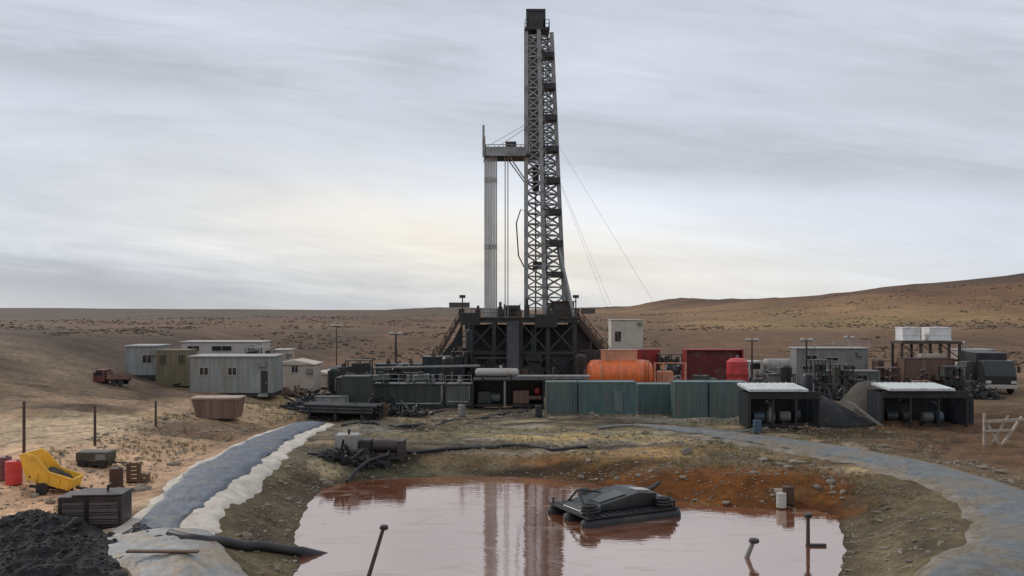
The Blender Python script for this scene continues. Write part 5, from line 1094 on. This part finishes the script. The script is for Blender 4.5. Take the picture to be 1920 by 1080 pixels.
for f, x0, x1, yt, Y, lab, *ms_ in (
    (skid, 1414, 1446, 698, 108, 'dark engine skid behind the white roof by the teal containers', green_dark, steel_dark), (vtank, 1466, 1488, 684, 109, 'small dark upright tank left of the long cabin', steel_dark),
    (rack, 1528, 1556, 676, 111, 'dark steel rack leaning on the front of the long cabin', steel_dark), (vtank, 1640, 1662, 672, 120, 'rusty upright tank between long cabin and brown stand', brown_paint),
    (rack, 1646, 1686, 690, 113, 'brown steel rack left of the tank stand', steel_brown), (skid, 1660, 1712, 706, 104, 'dark engine skid behind the white roof by the brown bank', steel_dark, brown_paint),
    (skid, 1716, 1768, 704, 108, 'brown engine skid before the brown container', brown_paint, steel_dark), (rack, 1772, 1812, 688, 110, 'dark rack right of the brown container', steel_dark), (vtank, 1800, 1814, 640, 134, 'slim pinkish upright tank beside the brown stand', tan_wall),
    (skid, 1300, 1352, 690, 108, 'green engine skid before the dark red container', green_dark, green_grey), (rack, 1236, 1282, 664, 124, 'rack of dark parts behind the orange pump skid', steel_brown),
    (vtank, 1078, 1100, 664, 114, 'dark upright tank left of the orange tank', steel_brown), (skid, 1020, 1078, 690, 106, 'dark engine skid before the right leg of the rig', steel_dark, steel_dark),
    (vtank, 612, 634, 690, 108, 'dark green upright tank at the left end of the plant', green_dark), (rack, 648, 694, 676, 108, 'dark rack of parts behind the narrow green container', steel_dark),
    (skid, 750, 806, 682, 107, 'dark engine skid behind the ribbed mud tank', steel_dark, green_dark), (vtank, 828, 852, 668, 109, 'tall dark upright tank behind the short mud tank', steel_dark), (rack, 846, 884, 660, 113, 'dark rack at the left foot of the rig', steel_dark),
    (skid, 628, 690, 752, 92, 'dark engine skid at the right end of the pipe rack', green_dark, steel_dark), (skid, 1818, 1848, 704, 107, 'dark engine skid left of the black lorry', steel_dark, green_dark), (rack, 1566, 1600, 684, 108, 'brown rack before the olive grey container', steel_brown), (vtank, 1508, 1528, 700, 104, 'dark upright tank right of the shelter by the teal containers', navy), (skid, 1600, 1640, 700, 107, 'dark engine skid behind the spoil heap', steel_dark, steel_dark), (skid, 600, 640, 756, 93, 'low dark engine skid in front of the pipe rack', steel_dark, steel_dark), (rack, 890, 950, 672, 112, 'dark rack below the left half of the rig floor', steel_dark), (skid, 960, 1010, 676, 112, 'brown engine skid below the middle of the rig floor', steel_brown, steel_dark), (skid, 300, 336, 722, 100, 'dusty brown engine skid before the khaki container', brown_paint, steel_dark), (vtank, 512, 528, 690, 106, 'dusty pale upright tank between the largest cabin and the tent', tan_wall), (rack, 460, 508, 652, 118, 'grey rack behind the largest blue grey cabin', grey_mid),
    (skid, 560, 604, 742, 97, 'dark engine skid at the left end of the pipe rack', steel_dark, green_dark)):
    p, w, h = spotY(x0, x1, yt, Y); f(p, w, h, lab, *ms_)
def scrap(px, Y, rx, ry, hgt, n_, label, mats_, seed):
    r_ = random.Random(seed); X0 = (px - 960) / F * Y; z0 = hz(X0, Y); b = MB()
    for i in range(n_):
        a_ = r_.uniform(0, 6.28); k_ = r_.random() ** .6; xx, yy = math.cos(a_) * k_ * rx, math.sin(a_) * k_ * ry; zz = hz(X0 + xx, Y + yy) - z0 + hgt * (1 - k_) * r_.random()
        c_ = Vector((xx, yy, zz + .1)); d_ = Vector((r_.gauss(0, 1), r_.gauss(0, .6), abs(r_.gauss(0, .35)))).normalized(); ln = r_.uniform(.4, 1.6); t_ = r_.random()
        if t_ < .4: b.tube(c_ - d_ * ln * .5, c_ + d_ * ln, r_.uniform(.05, .14), n=8)
        elif t_ < .75: b.bar(c_ - d_ * ln * .5, c_ + d_ * ln, r_.uniform(.06, .2), r_.uniform(.06, .3))
        else: b.bar(c_ - d_ * ln * .3, c_ + d_ * ln * .3, r_.uniform(.3, .8), r_.uniform(.3, .7))
    tag(b.build('scrap_pile', mats_, loc=(X0, Y, z0)), label, 'scrap', kind='stuff')
for i, a_ in enumerate(((604, 96, 3.0, 2, 1.8, 90, 'tangle of dark pipes and plates at the left end of the dark plant', steel_dark), (668, 99, 2.6, 1.6, 2.4, 80, 'dark steel scrap against the narrow green container', steel_dark),
    (760, 110, 5.5, 2, 4.6, 150, 'jumble of dark pipework rising behind the mud tanks', steel_dark), (862, 116, 2.6, 2, 6.0, 120, 'dark pipework heaped at the left foot of the rig', steel_brown), (1128, 120, 2.2, 1.5, 5.0, 110, 'brown pipework heaped at the right foot of the rig', steel_brown),
    (985, 113, 4.5, 2, 3.6, 120, 'dark pipes and valves in front of the rig base', steel_dark), (1440, 117, 3.5, 1.5, 3.4, 100, 'grey scrap steel below the tanker lorry', grey_mid), (1530, 106, 3.0, 1.5, 3.0, 90, 'dark scrap steel before the long cabin', steel_dark),
    (1740, 112, 4.5, 1.5, 3.2, 120, 'brown scrap steel before the tank stand', steel_brown), (1330, 125, 4.0, 1.5, 4.4, 90, 'dark pipework behind the dark red container', steel_brown), (1290, 95, 5.0, 1.0, .5, 80, 'rusty scrap lying before the teal containers', steel_brown), (620, 88, 3.5, 1.5, 1.1, 110, 'dark scrap strewn below the pipe rack', steel_dark), (575, 90, 2.4, 1.4, 1.2, 70, 'dark scrap at the far end of the left liner', steel_dark), (700, 92, 3.0, 1.2, 1.2, 80, 'dark scrap before the narrow green container', steel_dark), (830, 95, 4.0, 1.0, .7, 80, 'dark pipes lying before the mud tanks', steel_dark), (1835, 105, 2.6, 1.5, 1.8, 80, 'dark scrap left of the black lorry', steel_dark), (1600, 103, 3.0, 1.5, 2.0, 80, 'dark scrap beside the grey brown spoil heap', steel_dark), (1480, 101, 3.0, 1.5, 2.2, 80, 'dark pipework behind the shelter by the teal containers', steel_dark), (400, 104, 6.0, 1.5, 1.0, 90, 'pale scrap along the foot of the camp cabins', grey_light), (560, 101, 3.0, 1.5, 1.0, 70, 'dusty scrap at the foot of the tan tents', wood_brown), (735, 86, 4.0, 1.5, 1.3, 100, 'dark scrap heaped on the pad left of the cable reel', steel_dark), (650, 83, 3.5, 1.2, 1.0, 90, 'dark scrap between the pipe rack and the far left pit bank', steel_dark),
    (660, 63.5, 2.4, 1.0, .6, 60, 'dark scrap round the skid pump on the far bank', steel_dark))): scrap(*a_, 40 + i)
#@@STUFF
# ------------------------------------------------------------------ loose stones and dry grass
def scatter(n_, fn):
    c = 0; out_ = []
    while len(out_) < n_ and c < n_ * 40:
        c += 1; q = fn()
        if q: out_.append(q)
    return out_
NS = 9000
X = np.random.RandomState(3).uniform(-30, 32, NS * 3); Y = np.random.RandomState(4).uniform(33, 94, NS * 3)
dP = segdist(X, Y, PONDS, True); dL = np.minimum(segdist(X, Y, LEFTS, False), segdist(X, Y, RIGHTS, False)); cl = fbm(X / 3, Y / 3, 3)
ok = (dP > .3) & (dL > 3.2) & (cl + np.random.RandomState(6).uniform(-.5, .5, NS * 3) > -.05); X, Y = X[ok][:NS], Y[ok][:NS]; Zs = terrain(X, Y)
b = MB(); rs = random.Random(11)
for xx, yy, zz in zip(X, Y, Zs):
    s = .045 * (1 + rs.paretovariate(2.2) * .55); s = min(s, .42); a_ = rs.uniform(0, 6.28); ca_, sa = math.cos(a_), math.sin(a_); kx, ky, kz = rs.uniform(.8, 1.5), rs.uniform(.7, 1.1), rs.uniform(.4, .8)
    vs = []
    for vx, vy, vz in ico:
        j = rs.uniform(.75, 1.2); vx, vy, vz = vx * kx * j * s, vy * ky * j * s, vz * kz * j * s
        vs.append((xx + vx * ca_ - vy * sa, yy + vx * sa + vy * ca_, zz + vz + s * .15))
    b.add(vs, icf)
st = b.build('gravel', M('stone', (0.23, 0.19, 0.145), .9, var=.45, dirt=(.1, .08, .055), dirt_amt=.4, scale=.7)); tag(st, 'loose stones and clods scattered on the pit banks', 'stones', kind='stuff')
b = MB(); rs = random.Random(5); NG = 2600
X = np.random.RandomState(13).uniform(-30, 34, NG * 4); Y = np.random.RandomState(14).uniform(40, 100, NG * 4)
dP = segdist(X, Y, PONDS, True); dL = np.minimum(segdist(X, Y, LEFTS, False), segdist(X, Y, RIGHTS, False)); cl = fbm(X / 5 + 30, Y / 4, 3)
ok = (dP > 1.6) & (dL > 3.4) & (cl > .08); X, Y = X[ok][:NG], Y[ok][:NG]; Zs = terrain(X, Y)
for xx, yy, zz in zip(X, Y, Zs):
    for k_ in range(9):
        a_ = rs.uniform(0, 6.28); L_ = rs.uniform(.12, .34); ln_ = rs.uniform(.1, .5); w_ = .018; bx, by = xx + rs.uniform(-.12, .12), yy + rs.uniform(-.12, .12); dx, dy = math.cos(a_), math.sin(a_)
        b.add([(bx - dy * w_, by + dx * w_, zz - .02), (bx + dy * w_, by - dx * w_, zz - .02), (bx + dx * L_ * ln_, by + dy * L_ * ln_, zz + L_)], [(0, 1, 2)])
gr = b.build('grass', M('dry grass', (.20, .175, .075), .8, var=.35, dirt=(.12, .13, .06), scale=.5, bump=0)); tag(gr, 'thin dry grass tufts on the pit banks', 'grass', kind='stuff')

b = MB(); rs = random.Random(8); X = np.random.RandomState(23).uniform(-1, 1, 26000); Yr = np.random.RandomState(24).uniform(0, 1, 26000); Y = 112 * (560 / 112) ** Yr; X = X * Y * .62
cl = fbm(X / 22 + 3, Y / 26, 4); ok = (cl > .10) & ~((Y < 150) & (np.abs(X - 5) < 72)); X, Y = X[ok][:3800], Y[ok][:3800]; Zs = terrain(X, Y)
for xx, yy, zz in zip(X, Y, Zs):
    s_ = .14 * (1 + .6 * min(4, rs.paretovariate(1.8))) * (1 + yy / 900)
    b.add([(xx + vx * s_ * rs.uniform(.7, 1.6), yy + vy * s_ * rs.uniform(.7, 1.4), zz + (vz * .45 + .2) * s_ * rs.uniform(.6, 1.5)) for vx, vy, vz in ico], icf)
tag(b.build('scrub', M('dry scrub', (.095, .07, .042), .9, var=.5, dirt=(.13, .10, .06), scale=.3, bump=0)), 'low dry scrub dotted over the plain and hill slopes', 'scrub', kind='stuff')
